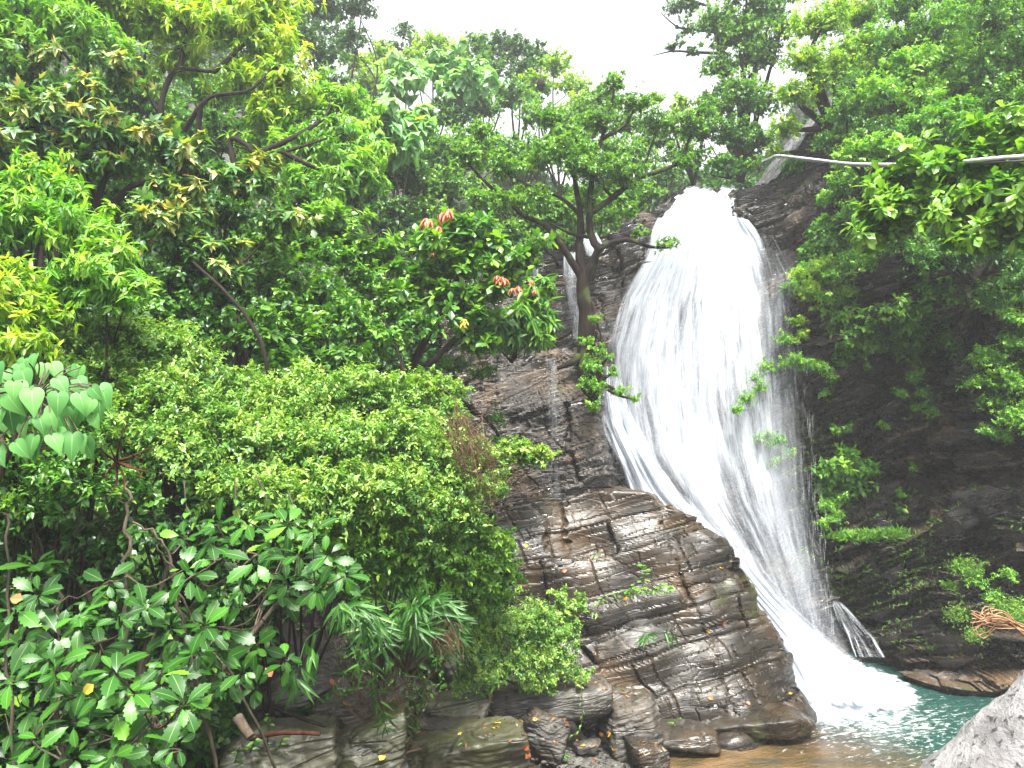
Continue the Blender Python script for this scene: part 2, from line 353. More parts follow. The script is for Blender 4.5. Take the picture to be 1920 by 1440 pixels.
G = G + Nn * bedded(G, 11, dip=math.radians(-19), th=.55, blk=1.5, amp=.62, fine=.06, groove=.6, small=.75)[..., None] * np.clip((PX - 1380) / 200, .35, 1)[..., None]
back = [G]
for k, dy in enumerate((.25, .7, 1.5, 3.0, 6.0)):
    r = G[-1] + np.array([0, dy, .03 * dy]) + .12 * fbm(G[-1] + dy, 3, 8)[..., None] * np.array([0, 0, 1.])
    back.append(r[None])
G = np.concatenate(back, 0)
CLIFF_G = G
tag(grid_mesh('cliff', G, CLIFFM, smooth=False), kind='structure')

# ---------------------------------------------------------------- outcrops with their own outline
def outcrop(name, rows, ctrl, step, seed, mat, back=2.5, cracks=(), ragged=6, **bk):
    rows = np.array(rows, float); ys = np.arange(rows[0, 0], rows[-1, 0] + step, step)
    L = np.interp(ys, rows[:, 0], rows[:, 1]); R = np.interp(ys, rows[:, 0], rows[:, 2])
    kk = np.floor(ys / 34 + .4 * vnoise(np.stack([ys * .05, ys * 0, ys * 0], -1), seed))
    R = R + ragged * (_hash(kk.astype(np.int64), kk.astype(np.int64) * 0, kk.astype(np.int64) * 0, seed) - .5) + 2.5 * vnoise(np.stack([ys * .12, ys * 0, ys * 0], -1), seed)
    nc = int((rows[:, 2] - rows[:, 1]).max() / step); s = np.linspace(0, 1, nc)[None]
    PX = L[:, None] * (1 - s) + R[:, None] * s; PY = np.broadcast_to(ys[:, None], PX.shape)
    D = interp2(ctrl, PX, PY, p=1.8, eps=900.)
    D = D + .35 * np.clip((s - .93) / .07, 0, 1) ** 2 + .3 * np.clip((12 - (PY - ys[0])) / 12, 0, 1) ** 2 + 0 * PY
    for pts, w, dep in cracks:
        pts = np.array(pts, float); best = np.full(PX.shape, 1e9)
        wob = 8 * vnoise(np.stack([PX * .03, PY * .03, PX * 0], -1), seed + 3) + 4 * vnoise(np.stack([PX * .1, PY * .1, PX * 0], -1), seed + 4)
        for (ax, ay), (bx, by) in zip(pts[:-1], pts[1:]):
            t = np.clip(((PX - ax) * (bx - ax) + (PY - ay) * (by - ay)) / ((bx - ax) ** 2 + (by - ay) ** 2), 0, 1)
            best = np.minimum(best, np.hypot(PX + wob - ax - t * (bx - ax), PY + wob - ay - t * (by - ay)))
        D = D + dep * np.exp(-(best / (w * .7)) ** 2) * (.55 + .45 * vnoise(np.stack([PX * .025, PY * .025, PX * 0], -1), seed + 8))
    G = P(PX, PY, D)
    Nn = norm(np.where(grid_normals(G)[..., 1:2] > 0, -1, 1) * grid_normals(G) * .5 + np.array([0, -.8, .1]))
    G = G + Nn * bedded(G, seed, **bk)[..., None]
    cols = [G]
    for d in (.12, .4, 1.0, back):                          # fold the right flank back into the bank
        cols.append((G[:, -1] + np.array([-.10 * d, d, -.05 * d]) + .05 * fbm(G[:, -1] * 2 + d, 3, seed)[..., None])[:, None])
    cols = [(G[:, 0] + np.array([.05, d, 0]))[:, None] for d in (back, .6)] + cols
    G = np.concatenate(cols, 1)
    top = [(G[0] + np.array([0, d, .02 * d]) + .07 * fbm(G[0] * 2 + d, 3, seed + 1)[..., None] * np.array([0, 0, 1]))[None] for d in (back + 1, 1.2, .5, .15)]
    G = np.concatenate(top + [G], 0)
    return grid_mesh(name, G, mat, smooth=False)

slab = outcrop('rock_outcrop',
    [(915, 1080, 1170), (925, 1040, 1225), (940, 960, 1240), (955, 935, 1262), (966, 932, 1312), (1000, 930, 1316), (1015, 930, 1345), (1035, 932, 1374), (1070, 935, 1376), (1082, 940, 1392), (1110, 950, 1415), (1150, 955, 1422), (1160, 960, 1428), (1200, 980, 1462), (1230, 990, 1474), (1290, 1000, 1476), (1310, 1010, 1490), (1340, 1020, 1512), (1375, 1030, 1516), (1410, 1040, 1500)],
    [(1080, 930, 14.3), (1200, 930, 14.1), (950, 960, 14.0), (1300, 975, 13.9), (1100, 1010, 13.9), (940, 1080, 13.5), (1020, 1100, 13.5), (1080, 1100, 13.35), (1200, 1070, 13.5), (1370, 1050, 13.75), (1120, 1128, 13.3), (1250, 1085, 13.4), (1120, 1150, 12.95), (1250, 1125, 13.05), (1400, 1095, 13.5), (1400, 1130, 13.35), (1200, 1250, 12.6), (1330, 1170, 12.95), (1450, 1200, 13.2), (1350, 1250, 12.55), (1465, 1270, 12.9), (1200, 1350, 12.2), (1350, 1330, 12.2), (1380, 1350, 11.9), (1500, 1350, 12.3), (1380, 1400, 11.5), (1050, 1300, 12.5), (1050, 1400, 12.2), (1500, 1410, 12.0)],
    2.6, 31, SLATE,
    cracks=[([(1055, 950), (1070, 1050), (1092, 1150), (1125, 1250), (1150, 1330)], 6, .25), ([(1022, 1000), (1035, 1060), (1052, 1120)], 6, .22), ([(1243, 985), (1272, 1075), (1300, 1140), (1335, 1220), (1372, 1330)], 6, .30),
            ([(1092, 1152), (1170, 1122), (1262, 1106), (1395, 1080)], 5, .25), ([(1318, 1182), (1425, 1152)], 5, .2), ([(1140, 1045), (1170, 1062), (1202, 1090)], 5, .25), ([(1345, 1302), (1480, 1272)], 4, .1), ([(1270, 1078), (1380, 1062)], 4, .12), ([(1120, 1190), (1290, 1168)], 4, .12), ([(1325, 1330), (1420, 1312), (1480, 1318)], 5, .14)],
    ragged=7, th=.62, blk=1.5, amp=.17, fine=.008, shear=.35, small=.25, groove=.30, wp=.35)
tag(slab, 'large wet brown slate outcrop with cracked slanting beds at the foot of the waterfall', 'rock outcrop')

ledge = outcrop('rock_ledge',
    [(655, 985, 1090), (668, 900, 1120), (700, 860, 1126), (760, 850, 1128), (790, 850, 1120), (830, 860, 1140), (880, 880, 1150), (960, 900, 1160)],
    [(900, 700, 14.9), (1000, 670, 15.3), (1100, 680, 15.2), (900, 800, 14.5), (1000, 780, 14.6), (1100, 770, 14.7), (1000, 900, 14.5), (1100, 880, 14.3), (1150, 930, 14.5), (900, 950, 14.4)],
    3.0, 57, CLIFFM, cracks=[([(1062, 760), (1068, 830), (1085, 900)], 6, .35), ([(960, 790), (1040, 765)], 5, .25)],
    ragged=10, th=.42, blk=1.2, amp=.12, fine=.04, shear=.3, groove=.5)
tag(ledge, 'dark shaded rock ledge under the tree with a thin trickle running down it', 'rock ledge')

# ---------------------------------------------------------------- loose boulders
def boulder(px, py, Y, w, h, d, label, mat=GREYROCK, seed=1, rot=0., tilt=0., lam=.6, res=56, sink=0.0, name='boulder', cat='rock', group='rocks along the stream bank', box=True):
    u = np.linspace(-1, 1, res); faces = []; V = []; off = 0
    rs = np.random.RandomState(seed)
    nr = [np.array(v, float) for v in ((1, 0, 0), (-1, 0, 0), (0, 1, 0), (0, -1, 0), (0, 0, 1), (0, 0, -1))]; hs = [1, 1, 1, 1, 1, 1]
    nr = [norm(v + .16 * rs.randn(3)) for v in nr]
    for _ in range(7):
        nr.append(norm(rs.randn(3) * np.array([1, 1, .8]))); hs.append(rs.uniform(.98, 1.35))
    for ax in range(3):
        for sg in (-1, 1):
            A, B = np.meshgrid(u, u); q = np.zeros((res, res, 3)); q[..., ax] = sg; q[..., (ax + 1) % 3] = A * sg; q[..., (ax + 2) % 3] = B
            f = grid_faces(res, res) + off; faces.append(f); V.append(q.reshape(-1, 3)); off += res * res
    V = norm(np.vstack(V)); faces = np.vstack(faces)
    hgt = np.stack([h_ / np.maximum((V * n_).sum(-1), 1e-3) for n_, h_ in zip(nr, hs)], -1)
    rad = (hgt ** -13).sum(-1) ** (-1 / 13.)
    V = V * rad[:, None] * np.array([w, d, h]) * .5
    c, s = math.cos(tilt), math.sin(tilt); V = np.stack([V[:, 0] * c - V[:, 2] * s, V[:, 1], V[:, 0] * s + V[:, 2] * c], -1)
    c, s = math.cos(rot), math.sin(rot); V = np.stack([V[:, 0] * c - V[:, 1] * s, V[:, 0] * s + V[:, 1] * c, V[:, 2]], -1)
    loc = P(px, py, Y); W = V + loc
    k = min(w, h, d)
    disp = bedded(W * (.9 / k) if k < .9 else W, seed + 70, dip=-tilt - .08, th=.35, blk=1.2, amp=.05, fine=.03) * k * lam + .08 * k * fbm(W * 2.5 / k ** .5, 5, seed)
    W = W + norm(V) * disp[:, None]
    r = mesh_raw(name, W, faces.ravel(), np.full(len(faces), 4), mat, None, None, True)
    return tag(r, label, cat, group)
S = 1387.
def bpx(cx, cy, Y, wpx, hpx, d, *a, **k): return boulder(cx, cy, Y, wpx * Y / S, hpx * Y / S, d, *a, **k)
bpx(530, 1425, 8.3, 200, 120, 1.0, 'big mossy green boulder below the fallen red brown branch', MOSSROCK, 3, .2, .05)
bpx(662, 1352, 9.2, 112, 84, .7, 'grey slate block with an orange leaf on its top, above a mossy one', GREYROCK, 5, -.2, .2)
bpx(672, 1425, 8.8, 150, 110, .8, 'mossy slanting slab directly below the grey block with the orange leaf', MOSSROCK, 8, .1, .3)
bpx(858, 1322, 10.2, 112, 36, .7, 'thin grey green slab, the upper of two stacked flat slabs', MOSSROCK, 9, .05, .12)
bpx(850, 1352, 10.0, 112, 30, .8, 'thin brown slab, the lower of two stacked flat slabs', GREYROCK, 11, .0, .14)
bpx(870, 1415, 9.4, 210, 90, 1.0, 'broad flat olive slab with a yellow leaf at its upper edge', MOSSROCK, 13, .0, .25)
bpx(1030, 1312, 10.9, 230, 58, .9, 'long dark flat slab lying beneath the small leaved creeper', GREYROCK, 15, .0, .03)
bpx(1018, 1368, 10.4, 84, 62, .6, 'rounded dark striped rock under the long flat slab', GREYROCK, 17, .3, -.5)
bpx(1182, 1358, 10.9, 100, 92, .7, 'upright dark block of thin beds beside the foot of the big outcrop', GREYROCK, 19, .2, .1)
bpx(1150, 1303, 11.3, 70, 26, .4, 'small wet glossy slab resting above the upright dark block', SLATE, 21, .2, -.2)
bpx(870, 1262, 10.8, 70, 60, .5, 'dim grey rock half hidden in the hollow above the stacked slabs', GREYROCK, 23, .2, .1)
bpx(1215, 1415, 10.4, 60, 40, .4, 'small shiny black rock at the water edge', SLATE, 25, .2, .2)
bpx(1285, 1382, 11.6, 120, 34, .8, 'flat wet slab at the foot of the outcrop beside brown shallows', SLATE, 27, -.1, .05)
bpx(1420, 1352, 12.0, 170, 34, .9, 'glossy pale striped slab end reaching into the pool', SLATE, 29, -.2, .12)
bpx(1100, 1400, 10.6, 46, 18, .25, 'little brown stone on the wet gravel near the yellow leaves', GREYROCK, 33, .2, .1, res=24)
bpx(780, 1425, 9.3, 40, 26, .2, 'little grey stone among dead red brown stalks', GREYROCK, 35, .2, .1, res=24)
bpx(730, 1430, 9.0, 46, 30, .25, 'dark little stone left of the broad olive slab', GREYROCK, 37, .5, .1, res=24)
bpx(560, 1290, 9.6, 110, 50, .6, 'shadowed rock in the bank under the bamboo leaves', GREYROCK, 39, .5, .1)
bpx(1110, 1345, 11.2, 60, 44, .4, 'dark wedge rock jammed between long slab and upright block', SLATE, 41, .5, .3)

# gravel patch
gv = MB(); rs = np.random.RandomState(5)
base = np.array([(1, 0, 0), (0, 1, 0), (-1, 0, 0), (0, -1, 0), (0, 0, 1), (0, 0, -1)], float)
for k in range(1500):
    if rs.rand() < .6: x, y = P(rs.uniform(1060, 1200), 1400, 10.5)[0] + rs.randn() * .1, rs.uniform(9.9, 10.9)
    else: x, y = rs.uniform(-2.4, 1.6), rs.uniform(8.4, 10.6)
    z = float(ground_z(x, y)); r = rs.uniform(.012, .045)
    V, Fq = tube_arrays(np.array([[x - r, y, z + .06], [x - r * .5, y, z + .07], [x + r * .5, y + r * .2, z + .07], [x + r, y, z + .06]]), [r * .1, r * .7, r * .6, r * .1], 6)
    gv.add(V, Fq)
tag(gv.build('gravel', GREYROCK), kind='stuff')

# ================================================================== WATER
m, nt = new_mat('pool water')
v = coords(nt); xyz = N(nt, 'ShaderNodeSeparateXYZ'); nt.links.new(v, xyz.inputs[0])
wob = noise(nt, v, 1.1, 4)
sh = math_n(nt, 'ADD', math_n(nt, 'MULTIPLY', xyz.outputs[0], 1.0), math_n(nt, 'MULTIPLY', xyz.outputs[1], .62))     # shallow towards the left bank
sh = math_n(nt, 'ADD', sh, math_n(nt, 'MULTIPLY', wob, 1.6))
deep = ramp(nt, [(0, 0), (1, 1)], math_n(nt, 'MULTIPLY_ADD', math_n(nt, 'SUBTRACT', sh, 12.7), .55, 0, True)).outputs[0]
bed = mixc(nt, (.05, .038, .016), (.12, .075, .035), ramp(nt, [(.4, 0), (.6, 1)], noise(nt, coords(nt, (1, 1.6, 1)), 1.6, 4)).outputs[0])
bed = mixc(nt, bed, (.05, .045, .03), ramp(nt, [(.60, 0), (.66, 1)], noise(nt, coords(nt, (.8, 2, 1), loc=(4, 4, 0)), 1.1, 4)).outputs[0])
col = mixc(nt, bed, (.014, .046, .038), deep)
flow = coords(nt, (1.0, 2.4, 1), (0, 0, .35))
foam = noise(nt, flow, 5.0, 7, .72, .5)
# foam flecks thin out with distance from where the chute meets the pool
fx = math_n(nt, 'SUBTRACT', xyz.outputs[0], 5.9); fy = math_n(nt, 'SUBTRACT', xyz.outputs[1], 12.9)
dist = math_n(nt, 'SQRT', math_n(nt, 'ADD', math_n(nt, 'MULTIPLY', fx, fx), math_n(nt, 'MULTIPLY', math_n(nt, 'MULTIPLY', fy, fy), 1.2)))
thr = math_n(nt, 'MULTIPLY_ADD', dist, .072, .42)
fm = math_n(nt, 'MULTIPLY', math_n(nt, 'SUBTRACT', foam, thr), 5.0, None, True)
col = mixc(nt, col, (.80, .86, .86), math_n(nt, 'MULTIPLY', fm, .85))
rip = math_n(nt, 'ADD', math_n(nt, 'MULTIPLY', noise(nt, flow, 3.2, 5, .6), 1.0), math_n(nt, 'MULTIPLY', noise(nt, flow, 14, 3, .6), .25))
principled(nt, col, math_n(nt, 'MULTIPLY_ADD', fm, .5, .07), .5, rip, .55, .10)
wx = np.linspace(-1.5, 22, 240); wy = np.linspace(3, 19.5, 200); WX, WY = np.meshgrid(wx, wy)
WZ = .025 * fbm(np.stack([WX * 1.2, WY * 2, WX * 0], -1), 3, 2) + .012
tag(grid_mesh('pool_water', np.stack([WX, WY, WZ], -1), m), kind='structure')

def water_mat(name, base=.0, lo=.22, hi=.88, su=7.5, sv_=.7, col=(.60, .64, .70), soft=1.0, contrast=2.0):
    m, nt = new_mat(name)
    au = N(nt, 'ShaderNodeAttribute', attribute_name='wu'); av = N(nt, 'ShaderNodeAttribute', attribute_name='wv'); ad = N(nt, 'ShaderNodeAttribute', attribute_name='dens')
    cx = N(nt, 'ShaderNodeCombineXYZ'); nt.links.new(au.outputs['Fac'], cx.inputs[0]); nt.links.new(av.outputs['Fac'], cx.inputs[1])
    def ns(a, b, det, seed):
        mp = nt.nodes.new('ShaderNodeMapping'); mp.inputs['Scale'].default_value = (a, b, 1); mp.inputs['Location'].default_value = (seed, seed * 2, seed)
        nt.links.new(cx.outputs[0], mp.inputs[0]); return noise(nt, mp.outputs[0], 1.0, det, .65, .15)
    n1 = ns(su, sv_, 5, 1.3); n2 = ns(su * .16, sv_ * .45, 3, 4.1); n3 = ns(su * 3.2, sv_ * 2.2, 3, 7.7)
    s = math_n(nt, 'ADD', math_n(nt, 'MULTIPLY', n1, .42), math_n(nt, 'ADD', math_n(nt, 'MULTIPLY', n2, .38), math_n(nt, 'MULTIPLY', n3, .20)))
    s = math_n(nt, 'MULTIPLY_ADD', math_n(nt, 'SUBTRACT', s, .5), contrast, .5)
    s = math_n(nt, 'ADD', s, math_n(nt, 'SUBTRACT', ad.outputs['Fac'], .5))
    mr = nt.nodes.new('ShaderNodeMapRange'); mr.interpolation_type = 'SMOOTHSTEP'; nt.links.new(s, mr.inputs[0])
    mr.inputs[1].default_value = lo; mr.inputs[2].default_value = hi; mr.inputs[3].default_value = 0; mr.inputs[4].default_value = soft
    b = principled(nt, col, .45, .4, n1, .5, .08, out=False)
    tl = nt.nodes.new('ShaderNodeBsdfTranslucent'); tl.inputs[0].default_value = (*col, 1)
    mx0 = nt.nodes.new('ShaderNodeMixShader'); mx0.inputs[0].default_value = .4; nt.links.new(b.outputs[0], mx0.inputs[1]); nt.links.new(tl.outputs[0], mx0.inputs[2])
    tr = nt.nodes.new('ShaderNodeBsdfTransparent'); mx = nt.nodes.new('ShaderNodeMixShader')
    nt.links.new(mr.outputs[0], mx.inputs[0]); nt.links.new(tr.outputs[0], mx.inputs[1]); nt.links.new(mx0.outputs[0], mx.inputs[2])
    o = nt.nodes.new('ShaderNodeOutputMaterial'); nt.links.new(mx.outputs[0], o.inputs[0]); return m
WATER = water_mat('falling water')
WCHUTE = water_mat('rushing water', su=15., sv_=1.6, lo=.25, hi=.8, contrast=2.4)
WFINE = water_mat('falling spray', su=16, sv_=.8, lo=.30, hi=.95, soft=.7, contrast=1.3)

def sheet(name, rows, seed, mat, parent, fold=.16, nu=110, nv=170, edge=.12, bulge=.25, dy=0.0, jit=0.0, rsoft=1.0):
    """rows: (py, left px, right px, depth, density) down the fall; a folded curtain of water"""
    rows = np.array(rows, float); t = np.linspace(rows[0, 0], rows[-1, 0], nv)
    L, R, Yd, Dn = (np.interp(t, rows[:, 0], rows[:, k]) for k in (1, 2, 3, 4))
    if jit: L = L + jit * vnoise(np.stack([t * .02, t * 0, t * 0], -1), seed); R = R + jit * vnoise(np.stack([t * .02, t * 0, t * 0], -1), seed + 1)
    s = np.linspace(0, 1, nu)[None]
    PX = L[:, None] * (1 - s) + R[:, None] * s; PY = t[:, None] + 5 * vnoise(np.stack([s * 9, s * 0, s * 0], -1), seed + 4) * np.exp(-(t - t[0]) / 40.)[:, None] + 0 * PX
    Dd = np.broadcast_to(Yd[:, None], PX.shape) + dy
    lat = s * (R - L)[:, None] * 0 + s * 6
    n = vnoise(np.stack([lat * 1.3, PY * .004, PX * 0], -1), seed) + .5 * vnoise(np.stack([lat * 4, PY * .008, PX * 0], -1), seed + 2)
    Dd = Dd - fold * n + bulge * (2 * s - 1) ** 2
    G = P(PX, PY, Dd)
    width = (R - L).max() * Yd.mean() / S
    wu = np.broadcast_to(s * width, PX.shape) + seed * 3.1
    z = G[..., 2]; wv = (z.max() - z)
    ed_ = (edge * np.clip((t - rows[0, 0]) / 140., .12, 1))[:, None] if name != 'side_stream' else edge
    e = np.clip(np.minimum(s / ed_, (1 - s) / (ed_ * rsoft)), 0, 1); e = e * e * (3 - 2 * e)
    dens = Dn[:, None] * e + (e - 1) * .30
    return grid_mesh(name, G, mat, parent, dict(wu=wu, wv=wv, dens=dens))

fall = tag(empty('waterfall', P(1480, 1300, 13.6)), 'tall white waterfall fanning out from the rock lip down into the pool', 'waterfall')
MAIN = [(351, 1292, 1384, 21.0, 1.0), (354, 1286, 1388, 19.6, 1.0), (358, 1284, 1385, 18.7, 1.0), (372, 1262, 1392, 18.35, 1.0), (410, 1235, 1402, 18.0, .95), (450, 1212, 1435, 17.7, .76), (500, 1178, 1462, 17.2, .62), (560, 1136, 1490, 16.85, .55), (650, 1104, 1510, 16.5, .51), (750, 1098, 1524, 16.2, .49), (850, 1118, 1534, 15.9, .49), (950, 1190, 1540, 15.6, .46), (1050, 1300, 1548, 15.3, .40), (1150, 1380, 1562, 15.1, .40), (1262, 1430, 1575, 14.9, .44)]
sheet('water_curtain', MAIN, 1, WATER, fall, edge=.13, rsoft=1.8)
sheet('water_curtain', [(r[0], r[1] + 8, r[2] - 14, r[3] - .35, r[4] - .08) for r in MAIN], 2, WATER, fall, fold=.25, edge=.16, rsoft=1.8)
sheet('water_curtain', [(r[0], r[1] + 2, r[2] + 8, r[3] + .35, r[4] - .02) for r in MAIN[3:]], 3, WFINE, fall, fold=.2, edge=.25)
sheet('water_curtain', [(r[0], r[1] - 5, r[2] + 5, r[3] - .6, r[4] - .06) for r in MAIN[4:]], 4, WFINE, fall, fold=.3, edge=.25)
# bright core of the fall
CORE = [(360, 1288, 1375, 18.4, 1.1), (430, 1250, 1400, 17.5, 1.0), (500, 1262, 1425, 17.0, .72), (600, 1265, 1400, 16.6, .56), (720, 1262, 1370, 16.2, .50), (850, 1250, 1360, 15.9, .54), (950, 1240, 1370, 15.6, .52), (1040, 1310, 1400, 15.3, .42)]
sheet('water_core', CORE, 5, WATER, fall, edge=.48)
LEFT = [(690, 1116, 1180, 16.0, .35), (740, 1106, 1195, 15.8, .5), (800, 1105, 1225, 15.5, .58), (860, 1128, 1260, 15.1, .62), (920, 1140, 1310, 14.9, .64), (975, 1180, 1365, 14.7, .62), (1040, 1280, 1415, 14.5, .62)]
sheet('side_stream', LEFT, 6, WCHUTE, fall, edge=.35, fold=.25)
sheet('side_stream', [(r[0], r[1] + 5, r[2] - 3, r[3] - .12, r[4] - .1) for r in LEFT], 7, WCHUTE, fall, edge=.35, fold=.3)
CHUTE = [(1030, 1285, 1405, 14.6, .6), (1070, 1345, 1425, 14.5, .72), (1120, 1380, 1470, 14.3, .8), (1180, 1412, 1545, 14.0, .85), (1230, 1438, 1615, 13.7, .9), (1280, 1450, 1690, 13.4, .9), (1310, 1462, 1720, 13.1, .8), (1324, 1465, 1740, 13.0, .35)]
sheet('water_chute', CHUTE, 8, WCHUTE, fall, edge=.3, fold=.16, bulge=.1)
sheet('water_chute', [(r[0], r[1], r[2] + 14, r[3] - .15, r[4] - .25) for r in CHUTE], 9, WFINE, fall, edge=.25, fold=.15, bulge=.1)
MIST = water_mat('spray mist', su=2.0, sv_=.5, lo=.20, hi=1.2, soft=.6, contrast=1.0)
sheet('water_veil', [(440, 1400, 1450, 17.2, .40), (520, 1400, 1500, 16.8, .46), (700, 1400, 1535, 16.2, .44), (900, 1400, 1550, 15.6, .44), (1100, 1440, 1572, 15.2, .42), (1255, 1470, 1590, 14.9, .42)], 14, WFINE, fall, edge=.35, fold=.3)
sheet('spray', [(470, 1380, 1500, 16.9, .36), (600, 1360, 1540, 16.3, .46), (800, 1330, 1575, 15.6, .52), (1000, 1330, 1610, 14.9, .58), (1150, 1380, 1650, 14.4, .66), (1260, 1420, 1700, 14.0, .56)], 12, MIST, fall, edge=.5, fold=.3, nu=50, nv=60)
sheet('spray', [(600, 1110, 1300, 16.1, .40), (800, 1110, 1330, 15.6, .46), (1000, 1250, 1500, 15.0, .5), (1100, 1330, 1560, 14.7, .46), (1220, 1420, 1600, 14.2, .3)], 13, MIST, fall, edge=.5, fold=.3, nu=50, nv=60)
# fine falling drops, drawn out thin and following the fall
def drops(name, rows, n, seed, parent, lmin, lmax, wd, spread=0., lean=0.):
    rs = np.random.RandomState(seed); rows = np.array(rows, float)
    t = rows[0, 0] + (rows[-1, 0] - rows[0, 0]) * rs.rand(n) ** .9; L, R, Yd = (np.interp(t, rows[:, 0], rows[:, k]) for k in (1, 2, 3))
    s = rs.beta(.75, .75, n); s = s + spread * rs.randn(n)
    px = L + (R - L) * s; Y = Yd - rs.uniform(-.3, .9, n)
    dt = 30.; L2, R2 = (np.interp(t + dt, rows[:, 0], rows[:, k]) for k in (1, 2)); px2 = L2 + (R2 - L2) * s
    a = P(px, t, Y); b = P(px * .4 + px2 * .6 + lean, t + dt, Y - .03); d = norm(b - a)
    ln = rs.uniform(lmin, lmax, n)[:, None]; w = wd * rs.uniform(.4, 1.5, n)[:, None]
    sd = norm(np.cross(d, np.array([0., 1, 0]))); fw = np.array([0., 1, 0])
    V = np.stack([a, a + d * ln * .4 + sd * w, a + d * ln * .4 + fw * w, a + d * ln * .4 - sd * w, a + d * ln], 1)
    f = np.array([(0, 1, 2), (0, 2, 3), (0, 3, 1), (4, 2, 1), (4, 3, 2), (4, 1, 3)])
    idx = (np.arange(n)[:, None, None] * 5 + f[None]).reshape(-1)
    return mesh_raw(name, V.reshape(-1, 3), idx, np.full(n * 6, 3), WHITEW, parent)
WHITEW, nt = new_mat('white water drops'); b = principled(nt, (.8, .84, .9), .4, .4, out=False); t_ = nt.nodes.new('ShaderNodeBsdfTransparent'); mx = nt.nodes.new('ShaderNodeMixShader'); mx.inputs[0].default_value = .2
nt.links.new(t_.outputs[0], mx.inputs[1]); nt.links.new(b.outputs[0], mx.inputs[2]); o = nt.nodes.new('ShaderNodeOutputMaterial'); nt.links.new(mx.outputs[0], o.inputs[0])
o = drops('falling_drops', MAIN[5:], 2200, 1, fall, .12, .5, .0018, .01); tag(o, kind='stuff')

def small_fall(rows, label, seed, mat=WATER, base=None, **k):
    e = tag(empty('small_waterfall', P((rows[-1][1] + rows[-1][2]) / 2, rows[-1][0], rows[-1][3])), label, 'waterfall', 'little side falls')
    sheet('water_curtain', rows, seed, mat, e, nu=30, nv=90, **k)
    sheet('water_curtain', [(r[0], r[1] + 2, r[2] - 2, r[3] - .1, r[4] - .1) for r in rows], seed + 1, mat, e, nu=30, nv=90, **k)
small_fall([(676, 1024, 1044, 14.6, .45), (690, 1024, 1046, 14.2, .42), (780, 1020, 1054, 14.1, .38), (860, 1018, 1060, 14.0, .36), (932, 1006, 1070, 13.8, .40)], 'thin trickle falling down the dark rock ledge left of the tree', 21, WFINE, fold=.04, edge=.35, bulge=.04)
small_fall([(476, 1056, 1082, 17.3, .55), (520, 1054, 1096, 16.7, .5), (570, 1062, 1092, 16.5, .48), (635, 1070, 1092, 16.3, .55)], 'narrow side fall seen just left of the tree trunk', 23, fold=.04, edge=.25, bulge=.04)
small_fall([(474, 988, 1010, 17.4, .55), (500, 992, 1010, 16.8, .45), (560, 996, 1012, 16.5, .4)], 'faint white trickle behind the red tipped shrub', 25, fold=.04, edge=.3, bulge=.04)
small_fall([(440, 1088, 1122, 17.8, .5), (455, 1092, 1130, 17.4, .6), (480, 1098, 1122, 17.2, .45)], 'short bright spill of water between the forks of the tree', 27, fold=.04, edge=.3, bulge=.04)
small_fall([(1130, 1558, 1578, 15.9, .42), (1160, 1566, 1608, 15.6, .36), (1195, 1578, 1645, 15.3, .33), (1232, 1588, 1668, 14.9, .36)], 'little cascade over the dark rock right of the main fall, low by the pool', 29, WCHUTE, fold=.04, edge=.2, bulge=.04)

# foam where the chute meets the pool
fc = [(1468, 1290), (1500, 1240), (1560, 1235), (1620, 1262), (1690, 1290), (1745, 1318), (1725, 1335), (1640, 1342), (1570, 1362), (1520, 1362), (1490, 1330)]
nr_, na = 60, 160
fc = np.array([P(a, b, 1.) for a, b in fc]); 
def to_water(px, py):
    d = P(px, py, 1.0) - np.array([0, 0, CAM_Z]); t = -CAM_Z / d[..., 2]; return d * t[..., None] + np.array([0, 0, CAM_Z])
ring = to_water(np.array([1462, 1490, 1550, 1620, 1690, 1750, 1722, 1640, 1570, 1520, 1488, 1462.]), np.array([1290, 1232, 1216, 1240, 1274, 1318, 1345, 1356, 1376, 1376, 1345, 1290.]))
rr = np.stack([np.interp(np.linspace(0, 11, na), np.arange(12), ring[:, k]) for k in range(3)], -1)
cen = to_water(np.array(1555.), np.array(1298.)); t = np.linspace(0, 1.12, nr_)[:, None, None]
G = cen * (1 - t) + rr[None] * t
G[..., :2] += .10 * np.stack([vnoise(G * 2.0, 3), vnoise(G * 2.0, 4)], -1) * t
e = np.clip(1.1 - t[..., 0], 0, 1)
G[..., 2] = .03 + .09 * np.clip(e * 1.3, 0, 1) ** .7 * (1 + .9 * fbm(G * 3.2, 4, 6)) + .03 * fbm(G * 7, 2, 9)
m = water_mat('foam', lo=.30, hi=.62, su=3.0, sv_=3.0, soft=1.0)
tag(grid_mesh('pool_foam', G, m, None, dict(wu=G[..., 0], wv=G[..., 1], dens=np.broadcast_to(np.clip(e * 2.4, 0, 1) * .9 - .08, G.shape[:2]))), kind='structure')
